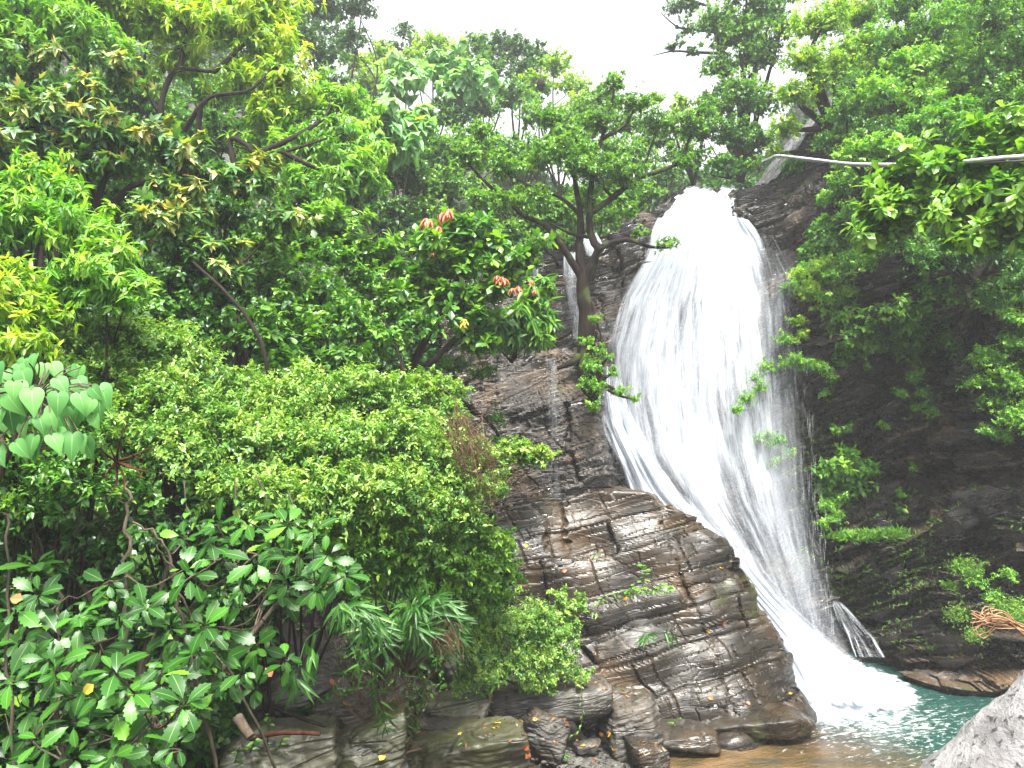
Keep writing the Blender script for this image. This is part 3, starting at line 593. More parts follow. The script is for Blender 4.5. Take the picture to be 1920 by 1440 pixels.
# ================================================================== LEAVES
def blade(rows, fold=.18, curl=.25):
    """rows: (centre x, edge x, half width); returns template verts, polygon list, rib coordinate, area"""
    V, rib, R = [], [], []
    for xc, xe, w in rows:
        zc = -curl * xc * xc
        if w <= 0: V.append((xc, 0, zc)); rib.append(0); R.append((len(V) - 1,))
        else:
            ze = -curl * xe * xe + fold * w
            V += [(xe, w, ze), (xc, 0, zc), (xe, -w, ze)]; rib += [1, 0, 1]; R.append((len(V) - 3, len(V) - 2, len(V) - 1))
    Fp = []
    for a, b in zip(R[:-1], R[1:]):
        if len(a) == 1 and len(b) == 1: continue
        if len(a) == 1: Fp += [(a[0], b[1], b[0]), (a[0], b[2], b[1])]
        elif len(b) == 1: Fp += [(a[0], a[1], b[0]), (a[1], a[2], b[0])]
        else: Fp += [(a[0], a[1], b[1], b[0]), (a[1], a[2], b[2], b[1])]
    ar = sum((b[1] - a[1]) * (a[2] + b[2]) for a, b in zip(rows[:-1], rows[1:]))
    return np.array(V, float), Fp, np.array(rib, float), abs(ar)
TPL = dict(
    ovate=blade([(0, 0, 0), (.35, .33, .24), (.7, .68, .17), (1, 1, 0)]),
    broad=blade([(0, 0, 0), (.3, .25, .33), (.65, .6, .27), (1, 1, 0)], .25, .3),
    lance=blade([(0, 0, 0), (.35, .33, .13), (.7, .7, .10), (1, 1, 0)], .2, .4),
    obov=blade([(0, 0, 0), (.35, .33, .12), (.72, .72, .24), (1, 1, 0)], .15, .2),
    bamboo=blade([(0, 0, 0), (.25, .25, .065), (.6, .6, .055), (1, 1, 0)], .3, .35),
    heart=blade([(0, -.12, .10), (.02, -.10, .24), (.08, .02, .35), (.18, .15, .40), (.3, .28, .40), (.45, .44, .35), (.6, .58, .27), (.74, .73, .17), (.87, .87, .08), (1, 1, 0)], .14, .45),
    lobed=blade([(0, -.04, .14), (.22, .48, .46), (.38, .38, .17), (.62, .60, .14), (1, 1, 0)], .1, .35),
    serr=blade([(0, 0, 0), (.12, .14, .06), (.22, .26, .15), (.28, .27, .13), (.38, .41, .23), (.45, .44, .19), (.54, .57, .27), (.62, .61, .21), (.70, .73, .26), (.77, .77, .18), (.86, .88, .18), (.92, .92, .08), (1, 1, 0)], .12, .30),
    fern=blade([(0, 0, 0), (.2, .3, .14), (.25, .24, .05), (.4, .5, .16), (.46, .45, .05), (.6, .7, .13), (.68, .67, .04), (.82, .9, .08), (1, 1, 0)], .1, .45),
)

def leaf_arrays(tpl, pos, d, nrm, size, tint):
    V, Fp, rib, _ = TPL[tpl]; n = len(pos)
    d = norm(d); y = norm(np.cross(nrm, d)); z = np.cross(d, y)
    W = pos[:, None] + size[:, None, None] * (V[None, :, 0:1] * d[:, None] + V[None, :, 1:2] * y[:, None] + V[None, :, 2:3] * z[:, None])
    fi = np.concatenate([np.array(f) for f in Fp]); sz = np.array([len(f) for f in Fp])
    idx = (np.arange(n)[:, None] * len(V) + fi[None]).ravel()
    return W.reshape(-1, 3), idx, np.tile(sz, n), np.repeat(tint, len(V)), np.tile(rib, n)

class Leaves:
    def __init__(s): s.a = []; s.n = 0
    def add(s, *args):
        W, idx, sz, ti, rb = leaf_arrays(*args); s.a.append((W, idx + s.n, sz, ti, rb)); s.n += len(W)
    def build(s, name, mat, parent=None):
        W, idx, sz, ti, rb = (np.concatenate([x[k] for x in s.a]) for k in range(5))
        return mesh_raw(name, W, idx, sz, mat, parent, dict(tint=ti, rib=rb), False)

# kind: template, material, leaf length, leaves per shoot, shoot length (in leaf lengths), arrangement, droop, cover, clump ratio, flatness
KIND = dict(
    lance=('lance', 'bright', .25, 8, .5, 'whorl', .35, 1.25, .36, .75),
    yellow=('lance', 'yellow', .27, 8, .6, 'whorl', .35, 1.3, .34, .7),
    olive=('lobed', 'olive', .23, 6, .9, 'whorl', .55, 1.25, .36, .55),
    small=('ovate', 'mid', .13, 7, 1.6, 'alt', .25, 1.3, .34, .7),
    tree=('ovate', 'mid', .125, 7, 1.3, 'whorl', .45, 1.25, .36, .6),
    vine=('ovate', 'vine', .095, 7, 2.2, 'alt', .2, 1.5, .42, .8),
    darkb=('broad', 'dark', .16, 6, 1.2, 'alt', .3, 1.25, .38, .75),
    midb=('broad', 'mid', .15, 6, 1.3, 'alt', .3, 1.25, .38, .75),
    far=('broad', 'mid', .20, 6, 1.0, 'alt', .3, 1.25, .32, .75),
    fary=('broad', 'yellow', .20, 6, 1.0, 'alt', .3, 1.25, .32, .75),
    fard=('broad', 'dark', .22, 6, 1.0, 'alt', .3, 1.3, .32, .8),
    pale=('heart', 'pale', .46, 5, .8, 'whorl', .6, 1.3, .36, .6),
    slope=('ovate', 'bright', .15, 7, 1.6, 'alt', .3, 1.2, .34, .7),
    slopey=('ovate', 'yellow', .15, 7, 1.6, 'alt', .3, 1.2, .34, .7),
    obov=('obov', 'mid', .25, 7, .5, 'whorl', .35, 1.25, .36, .5),
    shrub=('obov', 'mid', .27, 8, .5, 'whorl', .1, 1.2, .36, .75),
    droop=('lance', 'mid', .38, 8, .5, 'whorl', .75, 1.2, .4, .75),
    cliffp=('ovate', 'bright', .11, 6, 1.8, 'alt', .35, .9, .42, .8),
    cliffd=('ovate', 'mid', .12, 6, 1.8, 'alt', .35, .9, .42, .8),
    cliffy=('ovate', 'yellow', .10, 6, 1.6, 'alt', .35, .9, .42, .8),
)
COVER = 1.0; LEAFK = .55; NL = [0]
def sph(n, rs):
    return norm(rs.randn(n, 3))

def shoots(B, Dr, L, kind, rs, young, size_k=1.0, mat_tint=0.0):
    tpl, mat, ll, nl, sl, arr, droop, _, _, _ = kind
    n = len(B); k = np.arange(nl)
    Dr = norm(Dr); ax = norm(np.cross(Dr, np.array([.2, .1, 1.]) + .3 * rs.randn(n, 3))); ay = np.cross(Dr, ax)
    if arr == 'whorl':
        t = .75 + .25 * rs.rand(n, nl); ph = 2 * math.pi * (k[None] / nl) + rs.rand(n, 1) * 6.3 + .35 * rs.randn(n, nl); al = np.radians(rs.uniform(48, 88, (n, nl)))
    else:
        t = (k[None] + .6) / nl * np.ones((n, 1)); ph = math.pi * k[None] + rs.rand(n, 1) * 6.3 + .5 * rs.randn(n, nl); al = np.radians(rs.uniform(40, 75, (n, nl)))
    side = np.cos(ph)[..., None] * ax[:, None] + np.sin(ph)[..., None] * ay[:, None]
    d = np.cos(al)[..., None] * Dr[:, None] + np.sin(al)[..., None] * side
    d = d + np.array([0, 0, -1.]) * droop * rs.uniform(.4, 1.2, (n, nl, 1)) + .12 * rs.randn(n, nl, 3)
    pos = B[:, None] + Dr[:, None] * (L[:, None] * t)[..., None] + np.array([0, 0, -.06]) * (L[:, None] * t ** 2)[..., None]
    nm = np.array([0, 0, 1.]) + .55 * Dr[:, None] + .30 * rs.randn(n, nl, 3)
    sz = ll * size_k * rs.uniform(.5, 1.35, (n, nl)) * (1.12 - .35 * t * (arr == 'alt'))
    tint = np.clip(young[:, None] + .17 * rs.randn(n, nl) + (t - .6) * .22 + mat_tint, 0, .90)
    odd = rs.rand(n, nl); tint = np.where(odd > .985, rs.uniform(.94, 1, (n, nl)), tint)
    return (tpl, pos.reshape(-1, 3), d.reshape(-1, 3), nm.reshape(-1, 3), sz.ravel(), tint.ravel())

def plant(name, label, cat, kind, blobs, limbs=None, base=None, group=None, seed=0, bark=None, cover=1.0, gap=0.0, trunk_r=.05, size_k=1.0,
          parts=('crown', 'trunk'), twig=True, mat=None, tint=0.0, spr=20, dense=.75, fill=.55, stray=2, rough=1.0):
    """blobs: (px, py, depth, radius px[, height ratio]) of the leaf masses; limbs: polylines (px, py, depth) with radii"""
    rs = np.random.RandomState(seed * 131 + 7); K = KIND[kind]; size_k *= LEAFK; ll = K[2] * size_k; area = TPL[K[0]][3] * ll * ll
    subs = []
    for b in blobs:
        px, py, Y, rp = b[:4]; fl = b[4] if len(b) > 4 else .85
        c = P(px, py, Y); Rw = rp * Y / S; ns = int(np.clip(spr * (.8 + .25 * Rw / (ll * 3)), 8, spr * 1.7))
        dd = sph(ns, rs); dd[:, 2] = np.where(dd[:, 2] < -.3, -dd[:, 2], dd[:, 2]); a_ = norm(dd + .55 * rs.randn(ns, 3) + np.array([0, 0, .25]))
        hl = Rw * rs.uniform(.20, .42, ns); rw = Rw * rs.uniform(.10, .22, ns)
        q = c + dd * np.array([1, 1, fl]) * Rw * rs.uniform(.15, .82, (ns, 1))
        for j in range(ns): subs.append((q[j], hl[j], rw[j], a_[j], c))
    if base is None:
        b0 = blobs[0]; c0 = np.mean([P(*b[:3]) for b in blobs], 0); gz = float(ground_z(c0[0], c0[1] + .3))
        base = np.array([c0[0], c0[1] + .3, min(gz, c0[2] - .3)])
    else: base = P(*base)
    root = tag(empty(name, base), label, cat, group)
    lv = Leaves(); tw = MB(); lp, lr = [], []
    if limbs is None:
        limbs = []
        for b in blobs:
            c = P(*b[:3]); mid = base * .45 + c * .55 + rs.randn(3) * .1 * np.linalg.norm(c - base); mid[2] = base[2] * .35 + c[2] * .65
            limbs.append(([tuple(base), tuple(mid), tuple(c)], trunk_r, trunk_r * .25, True))
    for lb in limbs:
        pts = np.array(lb[0], float) if len(lb) > 3 else np.array([P(*p) for p in lb[0]])
        q = smooth_line(pts, 6); r = np.linspace(0, 1, len(q)); r = lb[1] * (1 - r) + lb[2] * r
        q = q + .25 * r[:, None] * np.stack([vnoise(q * 3 / max(lb[1], .05) * .3, seed + 1), vnoise(q + 9, seed + 2), q[:, 0] * 0], -1)
        tw.tube(q, r, 9 if lb[1] > .08 else 6); lp.append(q); lr.append(r)
    LPt = np.vstack(lp); LRt = np.concatenate(lr)
    SB = ([], [], [], []); mx_sub = len(subs)
    for k_, (c, hl, rw, ax_, cc) in enumerate(subs):
        if twig and k_ % 3 == 0:
            d2 = ((LPt - c) ** 2).sum(-1); i = int(d2.argmin()); a = LPt[i]
            mid = (a + c) / 2 + rs.randn(3) * .10 * math.sqrt(d2[i]) + np.array([0, 0, .06]); r0 = min(LRt[i] * .6, .006 + .012 * hl)
            tw.tube(smooth_line([a, mid, c, c + ax_ * hl], 4), np.linspace(r0, r0 * .25, 13), 5)
        young0 = rs.uniform(.22, .66)
        n = max(3, int(cover * COVER * K[7] * 12.0 * hl * rw / (area * K[3]) * dense)); n = int(n * rs.uniform(.6, 1.3))
        u = rs.uniform(-1, 1, n); w = norm(rs.randn(n, 3)); w = w * (rw * (1 - .5 * u ** 2) * rs.uniform(.2, 1.1, n) ** .6)[:, None]
        L = ll * K[4] * rs.uniform(.6, 1.4, n)
        dr = norm(norm(w) * .7 + ax_ * .6 + np.array([0, 0, .3]) + .45 * rs.randn(n, 3))
        B = c + ax_ * (u * hl)[:, None] + w * np.array([1, 1, K[9]]) - dr * L[:, None] * .6 + np.array([0, 0, -.12]) * (np.clip(u, 0, 1) ** 2 * hl)[:, None]
        if gap: m_ = vnoise(B * 2.2 / max(hl, .2), seed + 11) > gap - .7; B, dr, L, u = B[m_], dr[m_], L[m_], u[m_]
        SB[0].append(B); SB[1].append(dr); SB[2].append(L); SB[3].append(young0 + .14 * u + .10 * rs.randn(len(B)) + tint)
        if twig and len(B) and k_ % 2 == 0:
            m_ = rs.rand(len(B)) < .10
            for bb, dd_, l_ in zip(B[m_][:6], dr[m_], L[m_]):
                tw.tube(np.array([c + (bb - c) * .2, bb, bb + dd_ * l_]), [.005, .0035, .002], 3)
    for b in (blobs if fill else []):
        c = P(*b[:3]); Rw = b[3] * b[2] / S; fl = b[4] if len(b) > 4 else .85
        n = int(fill * cover * COVER * K[7] * 9.0 * Rw * Rw / (area * K[3]))
        d = sph(n, rs); d = d[(d @ np.array([0, -.6, .8])) > -.35]; n = len(d)
        if n < 3: continue
        nz_ = vnoise((c + d * Rw) * 1.5 / max(Rw, .3) + 3, seed + 21); nz2 = vnoise((c + d * Rw) * 4.5 / max(Rw, .3), seed + 22)
        rad = Rw * rs.uniform(.62, 1.02, n) * (1 + rough * (.24 * nz_ + .2 * nz2) + .12 * rs.randn(n) * (rs.rand(n) < .2)); m_ = (nz2 + .5 * rs.randn(n)) > -.45 + gap
        d, rad = d[m_], rad[m_]; n = len(d); dr = norm(d + .6 * rs.randn(n, 3) + np.array([0, 0, .25])); L = ll * K[4] * rs.uniform(.6, 1.8, n)
        SB[0].append(c + d * np.array([1, 1, fl]) * rad[:, None] - dr * L[:, None] * .5); SB[1].append(dr); SB[2].append(L)
        SB[3].append(.40 + .26 * nz_[m_] + .18 * nz2[m_] + .10 * d[:, 2] + .12 * rs.randn(n) + tint)
    for b in blobs:                                        # stray shoots poking out of the mass
        c = P(*b[:3]); Rw = b[3] * b[2] / S
        for _ in range(stray):
            d = norm(sph(1, rs)[0] * np.array([1, 1, .6]) + np.array([0, -.45, .55])); p0 = c + d * Rw * .7; ln_ = ll * rs.uniform(1.2, 3.4)
            p1 = p0 + norm(d + .5 * rs.randn(3) + np.array([0, 0, .25])) * ln_ * .6; p2 = p1 + norm(d + .6 * rs.randn(3) + np.array([0, 0, -.15])) * ln_ * .5
            q_ = smooth_line([p0, p1, p2], 4); tw.tube(q_, np.linspace(.006, .002, len(q_)), 3); m_ = len(q_) - 1; t_ = norm(q_[1:] - q_[:-1])
            SB[0].append(q_[:-1]); SB[1].append(t_ + .2 * rs.randn(m_, 3)); SB[2].append(np.full(m_, ll * .6)); SB[3].append(rs.uniform(.45, .9) + .1 * rs.randn(m_) + tint)
    B, dr, L, yg = (np.concatenate(x) for x in SB)
    lv.add(*shoots(B, dr, L, K, rs, yg, size_k)); NL[0] += len(B) * K[3]
    lv.build(parts[0], LM[mat or K[1]], root)
    tw.build(parts[1], bark or BARK, root)
    return root
# ================================================================== TREES, back to front
far = 'trees on the skyline hill'
plant('hill_tree', 'dark tall leafy tree against the white sky, left end of the skyline', 'tree', 'fard', [(600, 20, 26, 70), (650, 80, 26, 48), (670, 20, 26, 40), (560, 70, 25, 60), (610, 110, 25, 50), (680, -50, 26, 50), (590, -60, 26, 70)], group=far, seed=1, size_k=.9)
plant('hill_tree', 'small thin treetop standing alone above the hill, left of the sky gap', 'tree', 'fard', [(757, 62, 33, 24), (775, 85, 33, 22), (745, 92, 33, 16)], group=far, seed=2, cover=.7)
plant('hill_tree', 'yellowish crown on the hill just left of the lone thin treetop', 'tree', 'fary', [(715, 120, 31, 45), (690, 165, 29, 50), (740, 150, 30, 40), (660, 120, 29, 30)], group=far, seed=3)
plant('hill_tree', 'rounded yellow green crown at the top of the hill above the pale large leaved tree', 'tree', 'fary', [(810, 95, 31, 48), (850, 110, 31, 40), (775, 115, 30, 36)], group=far, seed=4)
plant('hill_tree', 'olive crown at mid skyline between two yellow green crowns', 'tree', 'far', [(900, 95, 31, 42), (930, 130, 30, 45), (880, 150, 29, 50)], group=far, seed=5)
plant('hill_tree', 'highest dark crown of the skyline, centre of the hill', 'tree', 'fard', [(965, 95, 30, 42), (935, 85, 30, 32), (1000, 110, 30, 36), (980, 140, 29, 40)], group=far, seed=6)
plant('hill_tree', 'yellow topped crown sloping down on the right end of the hill', 'tree', 'fary', [(1040, 130, 29, 42), (1075, 165, 28, 38), (1005, 165, 28, 40), (1085, 205, 27, 38)], group=far, seed=7)
plant('hill_tree', 'hazy green tree under the central skyline crowns', 'tree', 'far', [(960, 190, 27, 55), (1010, 225, 26, 48), (900, 210, 26, 50), (1060, 240, 26, 50), (1110, 245, 26, 40)], group=far, seed=8, tint=.12)
plant('hill_tree', 'blue green tree in the haze below the left skyline', 'tree', 'fard', [(690, 210, 25, 40), (850, 225, 24, 55), (790, 240, 23, 45), (620, 165, 24, 40)], group=far, seed=9, size_k=.85)
plant('forest_tree', 'broad dim tree filling the slope behind the central tree', 'tree', 'far', [(870, 285, 21, 70), (940, 300, 20.5, 65), (1010, 300, 21, 60), (1080, 290, 22, 60), (820, 300, 21, 50), (1150, 300, 22, 60), (1200, 290, 23, 40)], seed=10, size_k=.8, tint=.15)  # raised tint puts the hazy background brightness into the leaf colour
plant('forest_tree', 'shadowy tree on the bank left of the central tree', 'tree', 'far', [(850, 360, 18.6, 60), (920, 390, 18, 55), (985, 400, 18, 55), (1040, 420, 18.2, 55), (900, 440, 17.8, 45), (800, 400, 18, 40)], seed=11, size_k=.75, tint=.15)  # lighter leaf tint paints the bright backdrop behind the ledge tree
plant('forest_tree', 'deep green tree in the dark recess below the pale leaved tree', 'tree', 'fard', [(740, 340, 18.5, 70), (680, 390, 18, 60), (730, 420, 17, 60), (790, 350, 19, 50), (640, 360, 17.5, 50)], seed=12, size_k=.8)
plant('forest_tree', 'hazy tree behind the right side of the central tree, next to the falls', 'tree', 'far', [(1130, 200, 24, 45), (1180, 240, 23.5, 48), (1230, 270, 23, 45), (1270, 300, 22, 40), (1200, 310, 22, 45), (1140, 330, 21, 50), (1250, 330, 21, 26), (1100, 380, 20, 45), (1180, 370, 20, 45), (1225, 365, 20, 24)], seed=101, size_k=.75, tint=.1)
plant('forest_tree', 'yellowish leafy tree just above the left end of the rock lip', 'tree', 'fary', [(1280, 200, 22, 30), (1310, 230, 21.5, 34), (1260, 230, 22, 30), (1330, 190, 22, 24), (1290, 260, 21, 30)], base=(1300, 350, 21.5), seed=102, size_k=.7, cover=.8)
plant('forest_tree', 'low bushy tree on the bank behind the fork of the central tree', 'tree', 'far', [(1000, 420, 17.8, 40), (1050, 400, 18, 40), (1130, 410, 18.4, 34), (960, 440, 17.2, 36), (1010, 460, 17, 26), (1150, 390, 18.8, 34), (1050, 450, 17.6, 24)], seed=103, size_k=.62, tint=.15)  # leaf colour lightened to carry the brightness of the background
plant('pale_leaf_tree', 'pale minty tree with big hanging leaves high on the hill', 'tree', 'pale', [(775, 150, 24, 52), (830, 135, 24.5, 48), (880, 150, 24.5, 44), (740, 172, 23.5, 34), (850, 175, 24, 40)], group='pale large leaved trees', seed=13, bark=BARKG, cover=1.3)
plant('pale_leaf_tree', 'pale tree with big hanging leaves beside the yellow green tree', 'tree', 'pale', [(720, 235, 17, 46), (760, 262, 17, 40), (690, 265, 17, 36), (735, 292, 17, 34), (785, 245, 17.2, 22)], group='pale large leaved trees', seed=14, bark=BARKG, size_k=.9)
right = 'trees beside the top of the waterfall'
plant('twiggy_tree', 'sparse dark twigged tree hanging into the sky gap at the top', 'tree', 'fard', [(1268, 20, 24, 32), (1290, 60, 24, 30), (1262, 90, 24, 20), (1300, 100, 24, 22), (1290, 10, 24, 40)],
      limbs=[([(1420, 320, 23.5), (1380, 180, 24), (1340, 60, 24), (1320, -40, 24)], .10, .04), ([(1350, 100, 24), (1300, 98, 24), (1262, 96, 24), (1225, 104, 24)], .06, .015), ([(1340, 60, 24), (1300, 55, 24), (1270, 50, 24), (1240, 25, 24)], .06, .015), ([(1325, 10, 24), (1290, 0, 24), (1250, -10, 24)], .05, .015)], base=(1420, 330, 23.5), seed=15, cover=.5, gap=.3, fill=0, group=right, size_k=.8)
plant('waterside_tree', 'tall rounded tree right of the sky gap above the waterfall', 'tree', 'far', [(1385, 75, 21, 58), (1345, 45, 21, 45), (1430, 30, 21, 50), (1400, -20, 21, 60), (1465, 60, 20.5, 40), (1470, -10, 21, 50), (1350, 130, 21, 40), (1425, 110, 21, 50), (1380, 180, 20.5, 55), (1430, 200, 20.5, 50), (1345, 210, 20.5, 38)], base=(1390, 340, 21), group=right, seed=16, trunk_r=.10, size_k=.75, tint=.14, fill=1.0)
plant('waterside_tree', 'leafy tree directly above the rock lip of the waterfall', 'tree', 'far', [(1320, 250, 20, 45), (1380, 260, 19.8, 48), (1430, 270, 19.6, 42), (1300, 300, 19.8, 40), (1350, 310, 19.5, 36), (1400, 312, 19.3, 26)], base=(1370, 335, 21.5), group=right, trunk_r=.03, seed=17, size_k=.7)
plant('waterside_tree', 'sunlit yellow green tree draping down the corner of the cliff', 'tree', 'slopey', [(1540, 50, 17.5, 70), (1510, 120, 17, 55), (1490, 185, 17, 45), (1560, 140, 17, 60), (1470, 245, 17.2, 38), (1620, 30, 18, 70), (1450, 290, 17.4, 24), (1600, 110, 17, 55)], base=(1560, 240, 18.2), group=right, seed=18, trunk_r=.12, cover=.9)
plant('slope_tree', 'green tree at the top edge between the two brightest crowns of the right slope', 'tree', 'slope', [(1700, 20, 17, 75), (1640, 90, 16.8, 60), (1760, 60, 16.5, 70), (1680, -60, 17.5, 80), (1800, -30, 17, 80)], base=(1700, 150, 17.5), seed=19, cover=.9)
plant('slope_tree', 'pale crowned bushy tree in the middle of the right slope', 'tree', 'slope', [(1700, 140, 15.4, 62), (1760, 125, 15.2, 60), (1650, 180, 15.2, 48), (1800, 160, 15, 50), (1740, 195, 15, 45)], base=(1730, 260, 15.8), seed=20, cover=.95, tint=.12)
plant('slope_tree', 'dark green tree filling the top right corner', 'tree', 'cliffd', [(1860, 40, 14.5, 80), (1920, 100, 14, 75), (1850, 130, 14.4, 55), (1900, -40, 15, 90), (1990, 30, 14, 90), (1870, 190, 13.9, 55), (1940, 200, 13.5, 60)], base=(1900, 260, 14.8), seed=21, cover=.8, size_k=1.25)
plant('slope_shrub', 'dark shrub hanging over the rock above the cable', 'shrub', 'cliffd', [(1590, 215, 15.8, 55), (1640, 260, 15.2, 55), (1560, 270, 16.2, 36), (1600, 165, 16.3, 42)], base=(1600, 300, 16.4), seed=22, cover=.9)
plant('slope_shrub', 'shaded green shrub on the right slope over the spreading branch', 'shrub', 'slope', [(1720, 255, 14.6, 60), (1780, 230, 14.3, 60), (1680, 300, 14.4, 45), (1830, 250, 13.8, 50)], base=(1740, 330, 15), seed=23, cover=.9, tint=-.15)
plant('slope_shrub', 'light green shrub just above the cable, right of the bare rock', 'shrub', 'slope', [(1610, 292, 14.3, 38), (1650, 278, 14.2, 34), (1580, 305, 14.6, 24), (1695, 285, 14, 30)], base=(1620, 330, 15), seed=24, tint=.12)
plant('slope_shrub', 'green shrub growing on bare tilted rock right of the waterfall lip', 'shrub', 'slope', [(1585, 350, 15.4, 36), (1550, 375, 15.8, 20), (1615, 330, 15.2, 34), (1545, 415, 15.7, 18), (1600, 400, 15.3, 30)], base=(1580, 400, 16.2), seed=25)
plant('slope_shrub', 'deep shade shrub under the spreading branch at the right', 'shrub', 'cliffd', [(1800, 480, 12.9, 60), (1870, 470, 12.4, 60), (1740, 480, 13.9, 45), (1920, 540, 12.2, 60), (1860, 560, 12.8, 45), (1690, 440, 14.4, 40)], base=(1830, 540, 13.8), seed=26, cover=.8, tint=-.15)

# the tree on the ledge
plant('ledge_tree', 'dark forked tree rooted on the rock ledge left of the waterfall', 'tree', 'tree',
      [(1030, 300, 15, 62), (1095, 320, 14.8, 75), (1165, 335, 14.9, 62), (1190, 200, 15.6, 50), (1150, 165, 15.6, 38), (1120, 235, 15.4, 48), (1230, 235, 15.5, 50), (1285, 245, 15.6, 46), (1320, 215, 15.7, 34), (1030, 225, 15.6, 45), (950, 320, 14.8, 55), (885, 300, 14.8, 48), (905, 250, 15, 34),
       (1180, 400, 14.8, 34), (1250, 462, 14.5, 28), (1195, 440, 14.7, 22), (1010, 380, 14.8, 45), (940, 385, 14.6, 38), (1060, 265, 15.2, 45), (1280, 310, 15.4, 30), (1100, 385, 15.2, 40)],
      limbs=[([(1105, 715, 15.0), (1100, 650, 15), (1100, 600, 15), (1095, 550, 15), (1094, 512, 15)], .22, .12), ([(1092, 525, 15), (1060, 472, 14.9), (1025, 425, 14.9), (980, 402, 14.8), (930, 360, 14.8), (880, 310, 14.8)], .085, .025),
             ([(1095, 520, 15), (1086, 480, 15), (1088, 430, 15.1), (1085, 380, 15.1), (1070, 300, 15.2), (1050, 230, 15.4)], .11, .03), ([(1098, 525, 15), (1112, 492, 14.9), (1128, 464, 14.8), (1175, 450, 14.7), (1215, 462, 14.6), (1252, 465, 14.5)], .10, .02),
             ([(1126, 470, 14.8), (1108, 440, 14.9), (1106, 380, 15), (1112, 320, 15.2), (1128, 260, 15.4), (1145, 205, 15.5), (1152, 165, 15.6)], .09, .02), ([(1104, 445, 15), (1070, 438, 14.9), (1025, 415, 14.9)], .04, .02),
             ([(1107, 400, 15), (1150, 370, 15), (1195, 335, 15.2), (1240, 320, 15.4), (1278, 300, 15.5), (1292, 262, 15.6), (1310, 220, 15.7)], .07, .02), ([(1130, 260, 15.4), (1170, 235, 15.5), (1195, 195, 15.6)], .05, .015), ([(1085, 400, 15.1), (1050, 370, 15), (1010, 355, 15), (955, 330, 14.8)], .05, .015),
             ([(1150, 372, 15), (1120, 340, 15), (1100, 320, 14.8)], .04, .015), ([(1195, 335, 15.2), (1215, 290, 15.4), (1235, 240, 15.5)], .05, .015),
             ([(1098, 660, 15), (1070, 680, 14.9), (1045, 690, 14.8)], .10, .04), ([(1108, 680, 15), (1120, 720, 14.7), (1112, 780, 14.5)], .12, .03)],
      base=(1105, 700, 15), seed=30, bark=BARKB, cover=.62, tint=.10, size_k=.95, gap=.3, fill=.05, spr=20, stray=1)
# black nest hanging among the branches
nest = MB(); c = P(1014, 159, 22); rsn = np.random.RandomState(3)
q = np.stack([c + np.array([0, 0, (t - .5) * .40]) for t in np.linspace(0, 1, 12)]); rr_ = .13 * np.sqrt(np.clip(1 - (np.linspace(-1, 1, 12)) ** 2, 0, 1)) + .004
nest.tube(q, rr_ * (1 + .08 * rsn.randn(12)), 14)
nr = tag(empty('insect_nest', c), 'dark brown oval insect nest hanging high in the branches before the hazy hill', 'nest')
nest.build('nest_shell', BARK, nr); st = MB(); st.tube([c + np.array([0, 0, .18]), c + np.array([.02, 0, .6])], .015, 5); st.build('hanging_twig', BARKG, nr)

plant('forest_tree', 'shaded tree seen behind the boughs of the feathery yellow green tree', 'tree', 'far', [(420, 270, 16.5, 75), (350, 250, 16.5, 60), (490, 320, 16, 60), (400, 190, 17, 60), (560, 210, 17, 50), (250, 200, 16, 80), (440, 350, 15.5, 60), (530, 120, 17.5, 50)], seed=104, size_k=.8, tint=-.05)
# ---------------------------------------------------------------- left slope
lt = 'trees on the left slope'
plant('slope_tree', 'yellow green feathery tree leaning out at the top left of the picture', 'tree', 'yellow',
      [(420, 60, 13.5, 95), (500, 90, 13.6, 75), (330, 50, 13.4, 85), (500, 20, 13.8, 80), (400, -40, 14, 100), (250, 40, 13, 80), (530, 160, 13.4, 60), (450, 160, 13.6, 60), (340, 130, 13.6, 60), (515, 210, 13.3, 50), (180, 20, 13, 70)],
      limbs=[([(320, 420, 13.2), (305, 300, 13.2), (300, 215, 13.1), (312, 160, 13.1), (335, 130, 13.1), (400, 135, 13)], .09, .03), ([(300, 215, 13.1), (280, 180, 13), (268, 140, 13), (272, 100, 13.1)], .045, .02), ([(345, 245, 13), (375, 200, 12.8), (400, 180, 12.8), (460, 172, 12.8), (490, 150, 12.9), (520, 120, 13)], .05, .02),
             ([(335, 132, 13.1), (345, 90, 13.2), (350, 40, 13.4)], .06, .02), ([(400, 135, 13), (440, 100, 13.2), (480, 60, 13.4)], .05, .02), ([(375, 200, 12.8), (372, 240, 12.9), (368, 300, 13)], .05, .06), ([(268, 140, 13), (220, 100, 13), (190, 60, 13)], .05, .02)],
      base=(320, 430, 13.2), group=lt, seed=40, cover=1.0, tint=.12)  # raised tint paints the bright highlights into the leaf colour
plant('slope_tree', 'bright green tree with low arching limbs, right of the feathery tree', 'tree', 'lance',
      [(600, 200, 14, 60), (630, 260, 13.8, 65), (680, 300, 13.8, 50), (580, 280, 13.2, 60), (640, 340, 13.4, 60), (570, 350, 12.8, 55), (690, 350, 13.8, 40), (520, 250, 13.6, 50), (600, 400, 12.9, 50), (490, 300, 13.4, 45), (650, 200, 14.2, 45)],
      limbs=[([(450, 440, 12.6), (445, 340, 12.6), (432, 264, 12.6), (460, 270, 12.5), (482, 290, 12.5), (530, 285, 12.5), (575, 272, 12.6), (640, 250, 12.9)], .065, .02), ([(482, 290, 12.5), (540, 262, 12.6), (600, 228, 13), (620, 200, 13.4)], .06, .02), ([(530, 285, 12.5), (580, 310, 12.6), (640, 330, 13)], .05, .02)],
      base=(450, 440, 12.6), group=lt, seed=41, cover=1.0, tint=.05)
